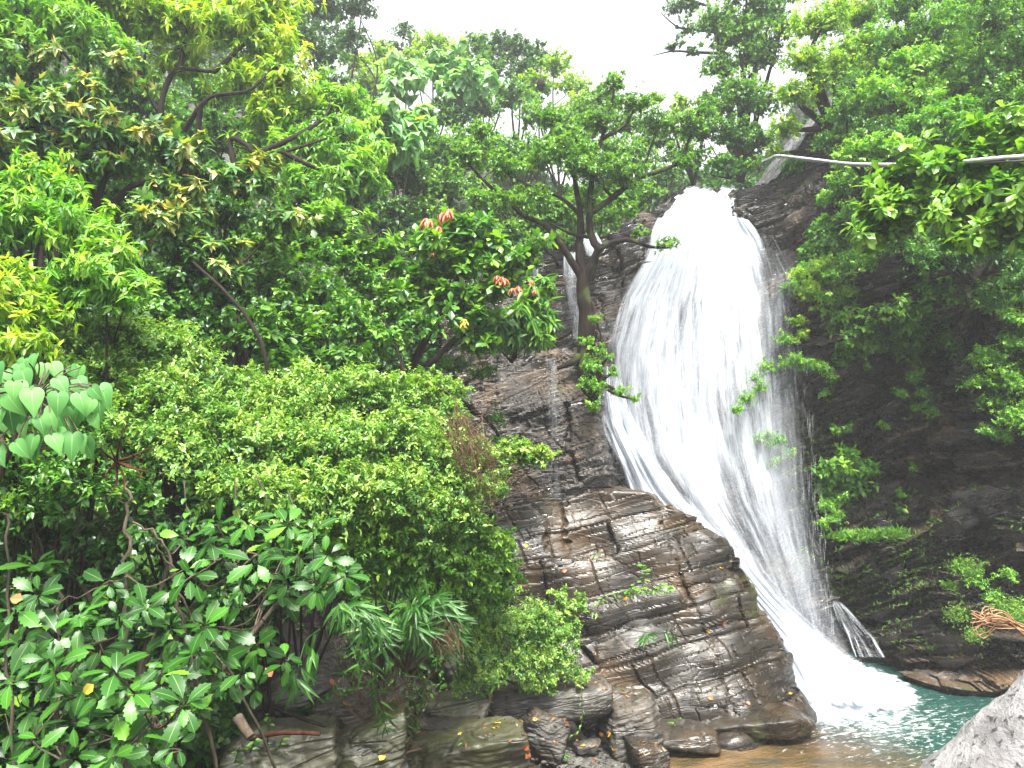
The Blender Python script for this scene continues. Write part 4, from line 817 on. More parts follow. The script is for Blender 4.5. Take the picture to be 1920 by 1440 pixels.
plant('slope_tree', 'leafy green tree in the upper left corner', 'tree', 'lance', [(50, 20, 11.5, 100), (120, 60, 11.4, 80), (30, 100, 11.2, 80), (200, 100, 11.8, 60), (-60, 60, 11, 100), (130, -50, 12, 100)], group=lt, seed=42, cover=.95)
plant('slope_tree', 'olive tree with pointed leaves and orange shoots, upper tier at the left edge', 'tree', 'olive', [(60, 150, 10, 75), (150, 190, 10, 65), (20, 220, 9.6, 70), (230, 150, 10.4, 50), (-60, 180, 9.6, 80)], group=lt, seed=43, tint=-.07, cover=1.05)
plant('slope_tree', 'olive tree with pointed leaves and orange shoots, long slanting tier across the slope', 'tree', 'olive',
      [(110, 235, 9.1, 60, .6), (180, 255, 9.1, 55, .6), (60, 265, 8.9, 55, .6), (250, 270, 9.2, 60, .6), (320, 290, 9.3, 62, .6), (385, 330, 9.4, 58, .6), (450, 350, 9.5, 50, .6), (500, 345, 9.6, 40, .6), (330, 350, 9.2, 50, .5), (200, 310, 9.1, 50, .6), (20, 300, 8.8, 60, .6), (-50, 280, 8.8, 70, .6), (120, 320, 9, 40, .6)],
      limbs=[([(200, 480, 9.4), (182, 395, 9.3), (165, 340, 9.2), (110, 265, 9.1), (95, 240, 9.1)], .07, .025), ([(165, 340, 9.2), (150, 320, 9.2), (90, 240, 9.0)], .04, .02), ([(200, 400, 9.3), (245, 350, 9.2), (300, 342, 9.2), (380, 335, 9.3), (450, 345, 9.5)], .05, .02), ([(182, 395, 9.3), (200, 330, 9.2), (260, 280, 9.2)], .05, .02)],
      base=(200, 490, 9.4), group=lt, seed=44, tint=-.07, cover=1.0)
plant('slope_tree', 'olive tree with pointed leaves and orange shoots, lowest tier in front of the dark slope', 'tree', 'olive', [(290, 420, 9, 55, .6), (350, 430, 9, 50, .6), (400, 480, 9, 45, .6), (310, 460, 8.9, 45, .6), (520, 420, 9.6, 40, .6), (440, 520, 9.1, 32, .6), (370, 400, 9.2, 36, .6)], group=lt, seed=45, tint=-.07)
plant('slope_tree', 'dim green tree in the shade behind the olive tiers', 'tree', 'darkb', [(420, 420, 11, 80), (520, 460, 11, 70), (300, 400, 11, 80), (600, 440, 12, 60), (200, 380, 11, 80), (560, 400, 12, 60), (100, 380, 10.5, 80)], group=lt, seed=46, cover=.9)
ls = 'shrubs on the left slope'
plant('slope_shrub', 'light green shrub with narrow leaves at the left edge under the olive tree', 'shrub', 'lance', [(80, 350, 7.6, 60), (60, 430, 7.4, 80), (150, 440, 7.4, 70), (200, 490, 7.3, 70), (110, 380, 7.6, 55), (-20, 400, 7.3, 80), (240, 550, 7.2, 60), (130, 540, 7.2, 70)], group=ls, trunk_r=.022, seed=47, size_k=.72)
plant('slope_shrub', 'bright lime shrub cut by the left edge at mid height', 'shrub', 'yellow', [(10, 540, 6.5, 70), (60, 590, 6.5, 60), (-40, 580, 6.3, 80), (40, 650, 6.3, 50)], group=ls, trunk_r=.022, seed=48, size_k=.62, tint=-.05)
plant('slope_shrub', 'dark broad leaved shrub between the narrow leaved shrub and the red tipped one', 'shrub', 'darkb', [(340, 520, 9, 65), (400, 560, 9.2, 65), (330, 580, 8.8, 55), (460, 590, 9.3, 60), (390, 620, 8.9, 50), (280, 600, 8.4, 50)], group=ls, trunk_r=.022, seed=49)
plant('slope_shrub', 'dense green shrub in mid slope with small glossy leaves', 'shrub', 'midb', [(540, 520, 10.2, 65), (600, 560, 10.2, 65), (530, 590, 9.9, 60), (650, 600, 10.2, 55), (590, 630, 9.8, 55), (480, 480, 10.4, 50), (620, 490, 10.6, 50)], group=ls, trunk_r=.022, seed=50, tint=.05)
plant('slope_shrub', 'leafy green shrub just left of the dark branched red tipped shrub', 'shrub', 'midb', [(690, 540, 10.8, 55), (730, 590, 10.8, 55), (680, 630, 10.2, 50), (740, 640, 10.4, 45), (660, 490, 11, 45), (780, 610, 10.6, 45)], group=ls, trunk_r=.022, seed=51)
plant('slope_shrub', 'spiky whorled shrub near the dark recess in mid slope', 'shrub', 'shrub', [(590, 430, 11.2, 45), (640, 460, 11.2, 40), (680, 500, 11.2, 38), (720, 490, 11.4, 34), (560, 470, 11, 38)], group=ls, trunk_r=.022, seed=52)
plant('slope_shrub', 'large leaved low shrub at the notch above the vine mound', 'shrub', 'darkb', [(500, 640, 8.9, 50), (560, 680, 8.9, 42), (450, 640, 8.9, 40), (640, 680, 9.2, 40), (520, 700, 8.6, 30)], group=ls, trunk_r=.022, seed=53, size_k=1.3, tint=.08)

# red tipped shrub
rt = plant('red_tipped_shrub', 'dark branched shrub with drooping coral red young leaves on its tips', 'shrub', 'shrub',
      [(850, 440, 11.2, 50), (810, 465, 11.2, 45), (905, 470, 11.2, 50), (950, 500, 11.3, 38), (860, 510, 11.2, 55), (790, 520, 11.1, 40), (930, 545, 11.2, 45), (840, 570, 11.1, 50), (760, 560, 11, 36), (980, 490, 11.4, 28), (890, 600, 11.2, 45), (900, 650, 11.3, 38)],
      limbs=[([(770, 700, 11), (795, 640, 11), (828, 590, 11), (850, 545, 11), (865, 490, 11.1), (875, 440, 11.2)], .07, .02), ([(828, 590, 11), (870, 560, 11), (920, 540, 11.1), (955, 500, 11.2)], .04, .015), ([(850, 545, 11), (830, 500, 11.1), (810, 460, 11.2)], .04, .015), ([(795, 640, 11), (770, 600, 11), (765, 560, 11)], .035, .015), ([(800, 690, 11.1), (850, 640, 11.1), (900, 610, 11.2)], .05, .02)],
      base=(775, 710, 11), seed=54, cover=.95, group=ls, stray=1)
rs = np.random.RandomState(8)
for (px, py, n_, mt, sz) in ((812, 414, 4, 'red', .22), (838, 396, 5, 'red', .22), (935, 516, 4, 'red', .19), (964, 536, 2, 'red', .17), (992, 534, 2, 'red', .15), (825, 480, 1, 'red', .12), (868, 600, 2, 'gold', .15), (882, 602, 1, 'gold', .15), (760, 565, 1, 'red', .1)):
    for k in range(n_):
        lv = Leaves()
        c = P(px + rs.uniform(-14, 14), py + rs.uniform(-10, 10), 10.6); m_ = 7; a = np.arange(m_) / m_ * 6.28 + rs.rand()
        d = np.stack([np.cos(a), np.sin(a) * .8, -.35 - .6 * rs.rand(m_)], 1)
        lv.add('lance', np.repeat(c[None], m_, 0), d, np.stack([np.cos(a), np.sin(a), .7 + 0 * a], 1), sz * .75 * rs.uniform(.6, 1.1, m_), rs.rand(m_) * .9)
        lv.build('red_shoot' if mt == 'red' else 'yellow_leaf_cluster', LM[mt], rt)
plant('drooping_shrub', 'dark shrub with long drooping leaves hanging over the ledge left of the tree trunk', 'shrub', 'droop', [(1000, 565, 12.6, 34), (1015, 605, 12.6, 30), (970, 600, 12.4, 36), (950, 635, 12.3, 30), (1000, 635, 12.5, 24), (1020, 535, 12.8, 22), (925, 610, 12, 30)], base=(960, 680, 13.2), group=ls, stray=0, trunk_r=.022, seed=55)
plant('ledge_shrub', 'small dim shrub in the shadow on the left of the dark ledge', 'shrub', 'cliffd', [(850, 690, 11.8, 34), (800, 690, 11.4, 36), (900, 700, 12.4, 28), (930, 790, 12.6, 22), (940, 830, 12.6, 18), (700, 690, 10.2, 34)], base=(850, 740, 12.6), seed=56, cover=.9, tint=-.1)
# tree foot greenery
plant('ledge_fern', 'ferns and round leaves tufted round the foot of the ledge tree', 'fern', 'cliffp', [(1110, 690, 14.1, 22), (1115, 730, 14, 20), (1098, 720, 14.1, 16), (1112, 765, 14, 12), (1105, 640, 14.4, 10), (1125, 660, 14.2, 12), (1118, 600, 14.6, 8)], base=(1108, 745, 14.4), seed=57, cover=1.1)
plant('ledge_fern', 'fine twig of pale leaves reaching from the tree foot over the white water', 'fern', 'cliffp', [(1150, 700, 14.3, 14), (1165, 735, 14.2, 18), (1190, 750, 14.2, 10), (1140, 670, 14.4, 10)], base=(1125, 715, 14.4), seed=58, cover=.7, size_k=.7)

# cliff plants ---------------------------------------------------------------
cg = 'plants on the wet cliff'
CP = [('yellow green plant highest on the cliff beside the spray', 'cliffy', [(1500, 520, 15.9, 24), (1520, 550, 15.8, 24), (1550, 500, 15.7, 26)], 1.0),
 ('bright green shrub on the cliff below the tilted bare rock', 'slope', [(1590, 490, 15.2, 26), (1560, 520, 15.4, 20), (1625, 500, 15, 22), (1650, 470, 14.8, 24), (1545, 560, 15.5, 14)], .9),
 ('yellow mossy tuft in mid cliff under the bright green shrub', 'cliffy', [(1515, 560, 15.9, 14), (1585, 550, 15.5, 14), (1530, 580, 15.8, 12)], 1.0),
 ('golden leaved plant beside the right edge of the water', 'cliffy', [(1495, 605, 15.9, 16), (1505, 630, 15.9, 14), (1490, 640, 15.9, 10)], 1.4),
 ('small bunch of dark leaves on a ledge left of two tiny sprigs', 'cliffd', [(1580, 605, 15.9, 18), (1610, 600, 15.8, 14), (1560, 610, 15.9, 10)], 1.2),
 ('trailing green plant in the spray at mid cliff', 'cliffp', [(1470, 640, 16, 22), (1485, 680, 15.9, 26), (1510, 690, 15.9, 24), (1540, 690, 15.9, 20), (1560, 710, 16, 14), (1440, 690, 16, 20), (1415, 710, 16, 18)], 1.0),
 ('leafy tuft seen through falling water at mid height', 'cliffp', [(1400, 750, 15.7, 20), (1425, 730, 15.8, 18), (1380, 770, 15.6, 12)], .9),
 ('pale green tuft seen through the thin right edge of the fall', 'cliffp', [(1450, 830, 15.8, 26), (1425, 825, 15.8, 16), (1475, 850, 15.8, 14), (1450, 870, 15.8, 14)], 1.0),
 ('tiny sprig on the dark cliff, upper of two', 'cliffd', [(1643, 630, 15.7, 9), (1655, 655, 15.7, 9)], 1.2),
 ('tiny sprig on the dark cliff, lower of two', 'cliffd', [(1630, 660, 15.7, 9), (1628, 690, 15.7, 6)], 1.2),
 ('yellow green plants clinging to brown stained rock', 'cliffp', [(1710, 710, 15.8, 18), (1730, 740, 15.7, 16), (1690, 740, 15.8, 14), (1745, 775, 15.7, 16), (1725, 700, 15.9, 10), (1720, 765, 15.8, 14)], .8),
 ('small leafy sprig by the rock crack below the brown stained rock', 'cliffp', [(1570, 810, 16.3, 9), (1590, 805, 16.3, 7)], 1.2),
 ('broad leaved seedling hanging low on the dark cliff', 'shrub', [(1567, 878, 16, 12), (1588, 855, 16, 8)], 1.5),
 ('fern and small bush at the left end of the grassy ledge', 'cliffp', [(1550, 950, 15.9, 20), (1565, 975, 15.8, 20), (1580, 935, 15.9, 12), (1545, 985, 15.7, 12)], 1.1),
 ('bushy green plant on the right side of the cliff', 'cliffp', [(1850, 680, 14.4, 40), (1890, 720, 14.1, 44), (1830, 720, 14.5, 30), (1900, 650, 14.1, 36), (1860, 760, 14.4, 34), (1920, 780, 13.8, 40), (1895, 600, 13.9, 22)], .9),
 ('round leaved bush at the right edge below the bushy green plant', 'cliffp', [(1900, 790, 13.9, 32), (1880, 820, 14.1, 22), (1850, 810, 14.3, 18), (1940, 800, 13.6, 40)], 1.1),
 ('low green tuft on rock above the grassy shelf at the right', 'cliffp', [(1690, 930, 16, 10), (1660, 800, 16.3, 10), (1715, 880, 16, 8)], .9),
 ('creeping green mat on the lower right rocks above the rope', 'cliffp', [(1830, 1090, 14.2, 26), (1800, 1070, 14.4, 18), (1860, 1120, 14, 20), (1890, 1080, 13.9, 20), (1780, 1100, 14.7, 14)], .7),
]
for i, (lb, kd, bl, cv) in enumerate(CP):
    plant('cliff_plant', lb, 'plant', kd, bl, base=(bl[0][0] + 6, bl[0][1] + bl[0][3] * .9, bl[0][2] + .6), group=cg, seed=60 + i, cover=cv * .9, trunk_r=.012, size_k=.85)

# tufts: grass shelf and moss, built blade by blade
def tuft(name, label, cat, pts, n, seed, mat='moss', ln=.14, group=None, up=.9, kind=None):
    rs = np.random.RandomState(seed); pts = np.array(pts, float); k = rs.randint(0, len(pts), n); t = rs.randn(n, 2) * .5
    px = pts[k, 0] + t[:, 0] * pts[k, 3]; py = pts[k, 1] + t[:, 1] * pts[k, 4]
    pos = P(px, py, pts[k, 2] + rs.uniform(-.12, .12, n)); d = rs.randn(n, 3) * .55 + np.array([0, -.35, up])
    root = tag(empty(name, P(pts[0, 0], pts[0, 1], pts[0, 2])), label, cat, group, kind)
    lv = Leaves(); lv.add('lance', pos, d, rs.randn(n, 3) + np.array([0, -1, .5]), ln * rs.uniform(.5, 1.3, n), np.clip(rs.normal(.5, .22, n), 0, 1)); lv.build('blades', LM[mat], root); return root
tuft('grass_tuft', 'strip of bright grass along the low rock shelf right of the falls', 'grass tuft', [(1590, 1008, 15.9, 34, 7), (1630, 1006, 15.9, 40, 7), (1670, 1004, 15.9, 30, 7)], 1500, 1, 'bright', .13)
tuft('moss_patch', 'bright moss patch on rock directly above the frayed rope', 'moss', [(1890, 1140, 13.9, 34, 18), (1915, 1160, 13.8, 30, 16)], 2200, 2, ln=.06, group='moss on the cliff', up=.3)
tuft('moss_patch', 'thin moss streak on the rocks left of the frayed rope', 'moss', [(1800, 1150, 14.3, 30, 22), (1830, 1190, 14.1, 24, 16), (1810, 1060, 14.6, 40, 16)], 1500, 3, ln=.055, group='moss on the cliff', up=.3)
tuft('moss_patch', 'yellow moss on the cliff beside the golden plants', 'moss', [(1515, 545, 15.95, 16, 16), (1585, 545, 15.6, 24, 12), (1530, 500, 15.9, 22, 14)], 1800, 4, ln=.06, group='moss on the cliff', up=.3)
tuft('moss_patch', 'moss trimming the brown stained rock face in mid cliff', 'moss', [(1720, 690, 16.1, 24, 30), (1750, 770, 15.9, 26, 20), (1690, 640, 16.2, 16, 20)], 900, 5, ln=.055, group='moss on the cliff', up=.3)
# ================================================================== THE VINE MOUND AND THE FRONT SHRUBS
vg = 'vine covered mounds'
plant('vine_mound', 'light green vine blanket on the left, behind the heart leaved plant', 'climbing plant', 'vine',
      [(230, 640, 8, 70), (140, 650, 7.6, 70), (310, 670, 8, 70), (90, 690, 7.2, 60), (200, 720, 7.6, 75), (290, 750, 7.5, 75), (370, 720, 8, 65), (380, 790, 7.5, 70), (270, 830, 7.1, 70), (180, 800, 7.0, 60), (20, 720, 6.9, 60), (350, 860, 7.1, 60)], base=(220, 1000, 8.2), group=vg, stray=13, rough=1.7, spr=24, fill=1.3, dense=.5, trunk_r=.02, seed=80, cover=1.05, gap=.15, bark=BARKG)
plant('vine_mound', 'pale green vine blanket spread over the middle of the bank', 'climbing plant', 'vine',
      [(450, 740, 8.3, 65), (520, 770, 8.1, 70), (600, 750, 8.4, 70), (680, 740, 8.6, 62), (760, 740, 8.8, 50), (470, 840, 7.5, 75), (570, 850, 7.6, 78), (660, 840, 7.8, 75), (750, 820, 8.1, 70), (440, 920, 7.1, 60), (540, 940, 7.1, 70), (640, 930, 7.4, 75), (730, 920, 7.7, 70), (810, 730, 9, 36)], base=(600, 1100, 8.8), group=vg, stray=13, rough=1.7, spr=24, fill=1.3, dense=.5, trunk_r=.02, seed=81, cover=1.05, gap=.12, bark=BARKG, tint=.08)
plant('vine_mound', 'vine mass with a dry brown stem patch and a tip pointing at the ledge', 'climbing plant', 'vine',
      [(830, 790, 8.8, 52), (870, 850, 8.7, 50), (800, 870, 8.2, 60), (920, 870, 8.8, 42), (960, 855, 8.9, 30), (990, 858, 9, 22), (1015, 857, 9, 12), (850, 920, 8.3, 55), (790, 960, 8.0, 62), (920, 920, 8.7, 36), (870, 970, 8.4, 46), (850, 740, 9.1, 30)], base=(820, 1150, 9.3), group=vg, stray=13, rough=1.7, spr=24, fill=1.3, dense=.5, trunk_r=.02, seed=82, cover=.9, bark=BARKG, tint=.02, gap=.15)
plant('vine_mound', 'darker vine curtain falling towards the streamside rocks', 'climbing plant', 'small',
      [(700, 1010, 7.9, 70), (780, 1040, 8.3, 65), (850, 1040, 8.7, 55), (640, 1050, 7.6, 60), (890, 1090, 9.1, 48), (820, 1110, 8.8, 55), (740, 1090, 8.3, 50), (945, 1085, 9.6, 26), (940, 1010, 9.4, 20), (910, 1020, 8.9, 34), (930, 1050, 9.2, 30), (570, 1020, 7.2, 50), (880, 1150, 9.4, 44), (920, 1120, 9.5, 34)], base=(760, 1260, 9.4), group=vg, stray=13, rough=1.7, spr=24, fill=1.3, dense=.5, trunk_r=.02, seed=83, cover=.95, size_k=.9, bark=BARKG, tint=.10)
plant('creeper', 'fresh light green creeper with tiny leaves tumbling onto the long flat slab', 'climbing plant', 'vine',
      [(1000, 1170, 10.5, 48), (1040, 1200, 10.7, 40), (960, 1190, 10.3, 44), (1010, 1235, 10.5, 42), (1050, 1245, 10.7, 30), (960, 1245, 10.2, 40), (1020, 1280, 10.5, 26), (1060, 1150, 10.8, 18), (910, 1215, 10, 34), (1075, 1175, 10.8, 12), (1085, 1135, 10.8, 12), (1088, 1270, 10.7, 12), (900, 1265, 9.9, 32), (885, 1220, 9.7, 34), (870, 1285, 9.9, 18), (1050, 1120, 10.8, 10), (945, 1120, 9.9, 26), (990, 1290, 10.4, 18), (930, 1170, 9.9, 34)], base=(1000, 1300, 11), group=vg, stray=13, rough=1.7, spr=24, fill=1.3, dense=.5, trunk_r=.02, seed=84, cover=.95, size_k=.85, bark=BARKG, tint=.06)
# dry brown stems on the vine mass
dr = MB(); rs = np.random.RandomState(12)
for k in range(120):
    a = P(rs.normal(860, 24), rs.normal(810, 30), 8.2 + rs.uniform(-.1, .15)); b = P(rs.normal(900, 34), rs.normal(900, 40), 8.25 + rs.uniform(-.15, .2)); mid = (a + b) / 2 + rs.randn(3) * .12 + np.array([0, -.10, .05])
    dr.tube(smooth_line([a, mid, b], 4), np.linspace(.0035, .0015, 9), 3)
dryroot = tag(empty('dead_stem_tangle', P(880, 860, 8.4)), 'tangle of dry brown stems hanging on the vine mass', 'dead stems')
dr.build('stems', LM['straw'], dryroot)

# long trailing tip leaves of the vine: sprigs with visible leaves
def sprig(name, label, cat, lines, tpl, mat, ll, per_m, seed, group=None, r0=.008, bark=None, droop=.3, nup=.9):
    rs = np.random.RandomState(seed); root = tag(empty(name, P(*lines[0][0])), label, cat, group); lv = Leaves(); tb = MB()
    for ln in lines:
        q = smooth_line([P(*p) for p in ln], 7); tb.tube(q, np.linspace(r0, r0 * .35, len(q)), 5)
        L = np.linalg.norm(np.diff(q, axis=0), axis=1).sum(); n = max(3, int(L * per_m)); t = (np.arange(n) + .5) / n
        t = t ** .8; tt = t * (len(q) - 1); i = np.minimum(tt.astype(int), len(q) - 2); f = (tt - i)[:, None]; pos = q[i] * (1 - f) + q[i + 1] * f; tg = norm(q[i + 1] - q[i])
        sd = norm(np.cross(tg, [0, .3, 1.])); sg = np.where(np.arange(n) % 2, 1., -1.)[:, None]
        d = tg * .5 + sd * sg + np.array([0, -.15, -droop]) + .25 * rs.randn(n, 3)
        lv.add(tpl, pos, d, np.array([0, -.3, nup]) + .3 * rs.randn(n, 3), ll * rs.uniform(.7, 1.2, n), np.clip(rs.normal(.5, .16, n), 0, .93))
    lv.build('leaves', LM[mat], root); tb.build('stem', bark or BARKG, root); return root
sprig('hanging_vine', 'single leafy vine hanging over the long flat slab into its shadow', 'climbing plant', [[(1090, 1240, 10.5), (1090, 1290, 10.3), (1092, 1340, 10.3), (1085, 1370, 10.3), (1060, 1385, 10.3)]], 'ovate', 'vine', .06, 14, 1, 'hanging vines')
sprig('hanging_vine', 'thin vine trailing left of the long slab by the stacked slabs', 'climbing plant', [[(800, 1250, 9.5), (806, 1300, 9.3), (800, 1330, 9.3)]], 'ovate', 'vine', .07, 12, 2, 'hanging vines')
sprig('hanging_vine', 'hanging vine with rounded leaves at the underside of the pale blanket, left one', 'climbing plant', [[(345, 900, 6.4), (350, 950, 6.35), (365, 985, 6.3)], [(300, 890, 6.5), (330, 880, 6.4), (380, 885, 6.3)]], 'broad', 'vine', .09, 16, 3, 'hanging vines')
sprig('hanging_vine', 'hanging vine with rounded leaves at the underside of the pale blanket, right one', 'climbing plant', [[(440, 900, 6.2), (445, 960, 6.15), (470, 1000, 6.1)], [(480, 890, 6.3), (500, 940, 6.2), (480, 980, 6.2)], [(540, 920, 6.4), (560, 980, 6.3)]], 'broad', 'vine', .09, 16, 4, 'hanging vines')
sprig('slab_plant', 'row of ferny green plants growing in the upper crack of the big outcrop', 'plant', [[(1160, 1122, 12.8), (1200, 1112, 12.7), (1245, 1108, 12.7), (1262, 1105, 12.8)], [(1170, 1120, 12.7), (1190, 1095, 12.6)], [(1200, 1115, 12.7), (1210, 1075, 12.6), (1205, 1060, 12.6)], [(1225, 1112, 12.7), (1240, 1092, 12.6)], [(1150, 1125, 12.7), (1180, 1108, 12.6), (1210, 1100, 12.5)], [(1215, 1108, 12.6), (1235, 1100, 12.5), (1258, 1098, 12.5)], [(1165, 1112, 12.7), (1185, 1104, 12.5), (1200, 1108, 12.45)]], 'ovate', 'bright', .10, 34, 5, 'plants on the big outcrop')
sprig('slab_plant', 'yellowish grass like sprigs left of the ferny row on the big outcrop', 'plant', [[(1090, 1150, 12.8), (1110, 1135, 12.7), (1135, 1125, 12.7)], [(1095, 1150, 12.8), (1092, 1130, 12.7)], [(1120, 1140, 12.7), (1135, 1115, 12.6), (1160, 1112, 12.6)], [(1105, 1145, 12.7), (1120, 1150, 12.6)]], 'lance', 'vine', .12, 26, 6, 'plants on the big outcrop')
sprig('slab_plant', 'tiny sprig in the diagonal crack near the top of the big outcrop', 'plant', [[(1110, 1050, 13.1), (1116, 1040, 13), (1122, 1036, 13)]], 'ovate', 'bright', .09, 26, 7, 'plants on the big outcrop')
sprig('slab_plant', 'tiny green sprig at the foot of the big outcrop above the water', 'plant', [[(1262, 1362, 11.7), (1268, 1350, 11.6), (1276, 1345, 11.6)], [(1262, 1362, 11.7), (1255, 1352, 11.6)]], 'ovate', 'vine', .06, 40, 8, 'plants on the big outcrop')
sprig('slab_plant', 'wispy seed head grass at the right end of the ferny row', 'plant', [[(1255, 1105, 12.8), (1252, 1088, 12.7)], [(1255, 1105, 12.8), (1264, 1086, 12.7)], [(1255, 1105, 12.8), (1272, 1095, 12.7)]], 'lance', 'straw', .06, 30, 9, 'plants on the big outcrop')
sprig('bank_plant', 'bright star shaped seedling beside the stacked slabs', 'plant', [[(905, 1330, 10), (905, 1312, 10), (906, 1290, 10)], [(900, 1300, 10), (885, 1285, 9.9)], [(906, 1300, 10), (930, 1285, 9.9), (945, 1275, 9.9)]], 'lance', 'bright', .15, 26, 10, 'small plants on the bank')
sprig('bank_plant', 'small tuft of rounded leaves in the dark hollow', 'plant', [[(872, 1290, 10), (870, 1260, 9.9), (865, 1230, 9.9)], [(868, 1240, 9.9), (885, 1225, 9.8)]], 'obov', 'bright', .13, 26, 11, 'small plants on the bank')
sprig('bank_plant', 'lobed leaf seedling left of the dark hollow', 'plant', [[(800, 1310, 9.6), (795, 1275, 9.5), (790, 1262, 9.5)]], 'lobed', 'mid', .14, 18, 12, 'small plants on the bank')
sprig('bank_plant', 'little green sprout on the broad flat olive slab', 'plant', [[(866, 1408, 9.0), (867, 1396, 9.0), (868, 1390, 9.0)]], 'lance', 'bright', .07, 50, 13, 'small plants on the bank')
sprig('bank_plant', 'flat grass sprout on the brown streambed near the bottom edge', 'plant', [[(1040, 1418, 10.2), (1050, 1414, 10.2), (1060, 1414, 10.2)]], 'bamboo', 'bright', .13, 50, 14, 'small plants on the bank')
sprig('bank_plant', 'weedy sprigs over the mossy boulder by the pale stump', 'plant', [[(500, 1400, 8.0), (505, 1360, 7.9), (500, 1340, 7.9)], [(520, 1410, 8.0), (530, 1385, 7.9)], [(470, 1410, 7.8), (480, 1380, 7.7)], [(440, 1430, 7.6), (450, 1400, 7.5)]], 'ovate', 'mid', .08, 26, 15, 'small plants on the bank')

# bamboo: culms with drooping fans of long leaves
def bamboo(label, culms, seed, ll=.30, mat='bamboo', fan=9, r0=.008, every=.16, start=.35):
    rs = np.random.RandomState(seed); root = tag(empty('bamboo', P(*culms[0][0])), label, 'bamboo', 'bamboo on the bank'); lv = Leaves(); tb = MB()
    for cu in culms:
        q = smooth_line([P(*p) for p in cu], 8); tb.tube(q, np.linspace(r0, r0 * .4, len(q)), 5)
        L = np.linalg.norm(np.diff(q, axis=0), axis=1).sum(); n = max(2, int(L * (1 - start) / every))
        for t in start + (1 - start) * (np.arange(n) + 1) / n:
            tt = t * (len(q) - 1); i = min(int(tt), len(q) - 2); c = q[i] + (q[i + 1] - q[i]) * (tt - i); tg = norm(q[i + 1] - q[i])
            m_ = fan; a = np.linspace(-1.1, 1.1, m_) + .12 * rs.randn(m_); sd = norm(np.cross(tg, [0, 1., .2]))
            hang = np.array([0, -.12, -1.]); d = hang * np.cos(a)[:, None] * .8 + np.sin(a)[:, None] * sd + tg * .35 + .10 * rs.randn(m_, 3)
            lv.add('bamboo', c + rs.randn(m_, 3) * .02, d, np.array([0, -1., .5]) + .35 * rs.randn(m_, 3), ll * rs.uniform(.65, 1.1, m_), np.clip(rs.normal(.45, .18, m_), 0, .95))
    lv.build('leaves', LM[mat], root); tb.build('stem', LM['bamboo'], root); return root
bamboo('bamboo with dense drooping leaves under the vine curtain', [[(880, 1260, 9.6), (830, 1170, 8.4), (790, 1140, 7.7), (740, 1150, 7.4)], [(890, 1280, 9.6), (850, 1160, 8.4), (820, 1120, 7.9), (780, 1130, 7.6)], [(860, 1280, 9.6), (820, 1200, 8.2), (770, 1165, 7.6)], [(860, 1270, 9.4), (850, 1180, 8.4), (840, 1150, 8.0)]], 1, .27)
bamboo('bamboo fan hanging dark under the front shrubs, left of the dense one', [[(700, 1300, 8.2), (690, 1200, 7.4), (670, 1140, 6.9), (640, 1135, 6.6)], [(720, 1300, 8.2), (720, 1200, 7.6), (700, 1150, 7.1)]], 2, .25)
bamboo('bamboo spray with long leaves pointing down over the dark bank soil', [[(600, 1180, 6.8), (575, 1200, 6.5), (562, 1240, 6.3), (556, 1268, 6.2)], [(590, 1190, 6.8), (580, 1230, 6.4)]], 3, .24, start=.6)
bamboo('slim bamboo shoot leaning over the grey slate block', [[(690, 1160, 7.6), (695, 1220, 7.5), (705, 1280, 7.6), (716, 1330, 8.0), (722, 1360, 8.2)], [(690, 1200, 7.5), (672, 1240, 7.5)]], 4, .20, fan=5, start=.2)
bamboo('little bamboo sprig sticking out of the face of the big outcrop', [[(1210, 1195, 12.7), (1225, 1190, 12.4), (1245, 1186, 12.2), (1262, 1190, 12.1)], [(1215, 1195, 12.7), (1210, 1190, 12.3)]], 5, .24, fan=7, start=.4, every=.2)
# dead grass
dg = MB(); rs = np.random.RandomState(21)
for k in range(170):
    if k < 90: a = P(rs.normal(812, 12), rs.normal(1165, 8), 8.0); b = P(rs.normal(835, 14), rs.normal(1215, 14), 7.9)
    else: a = P(rs.normal(700, 60), rs.normal(1270, 40), 8.8 + rs.uniform(-.3, .3)); b = P(rs.normal(750, 50), rs.normal(1375, 30), 9.0 + rs.uniform(-.2, .2))
    mid = (a + b) / 2 + rs.randn(3) * .08; dg.tube(smooth_line([a, mid, b], 3), np.linspace(.004, .0015, 7), 3)
r_ = tag(empty('dead_grass', P(750, 1360, 9)), 'heap of dead red brown grass and stalks between the streamside slabs', 'dead grass', kind='stuff'); dg.build('stalks', LM['straw'], r_)

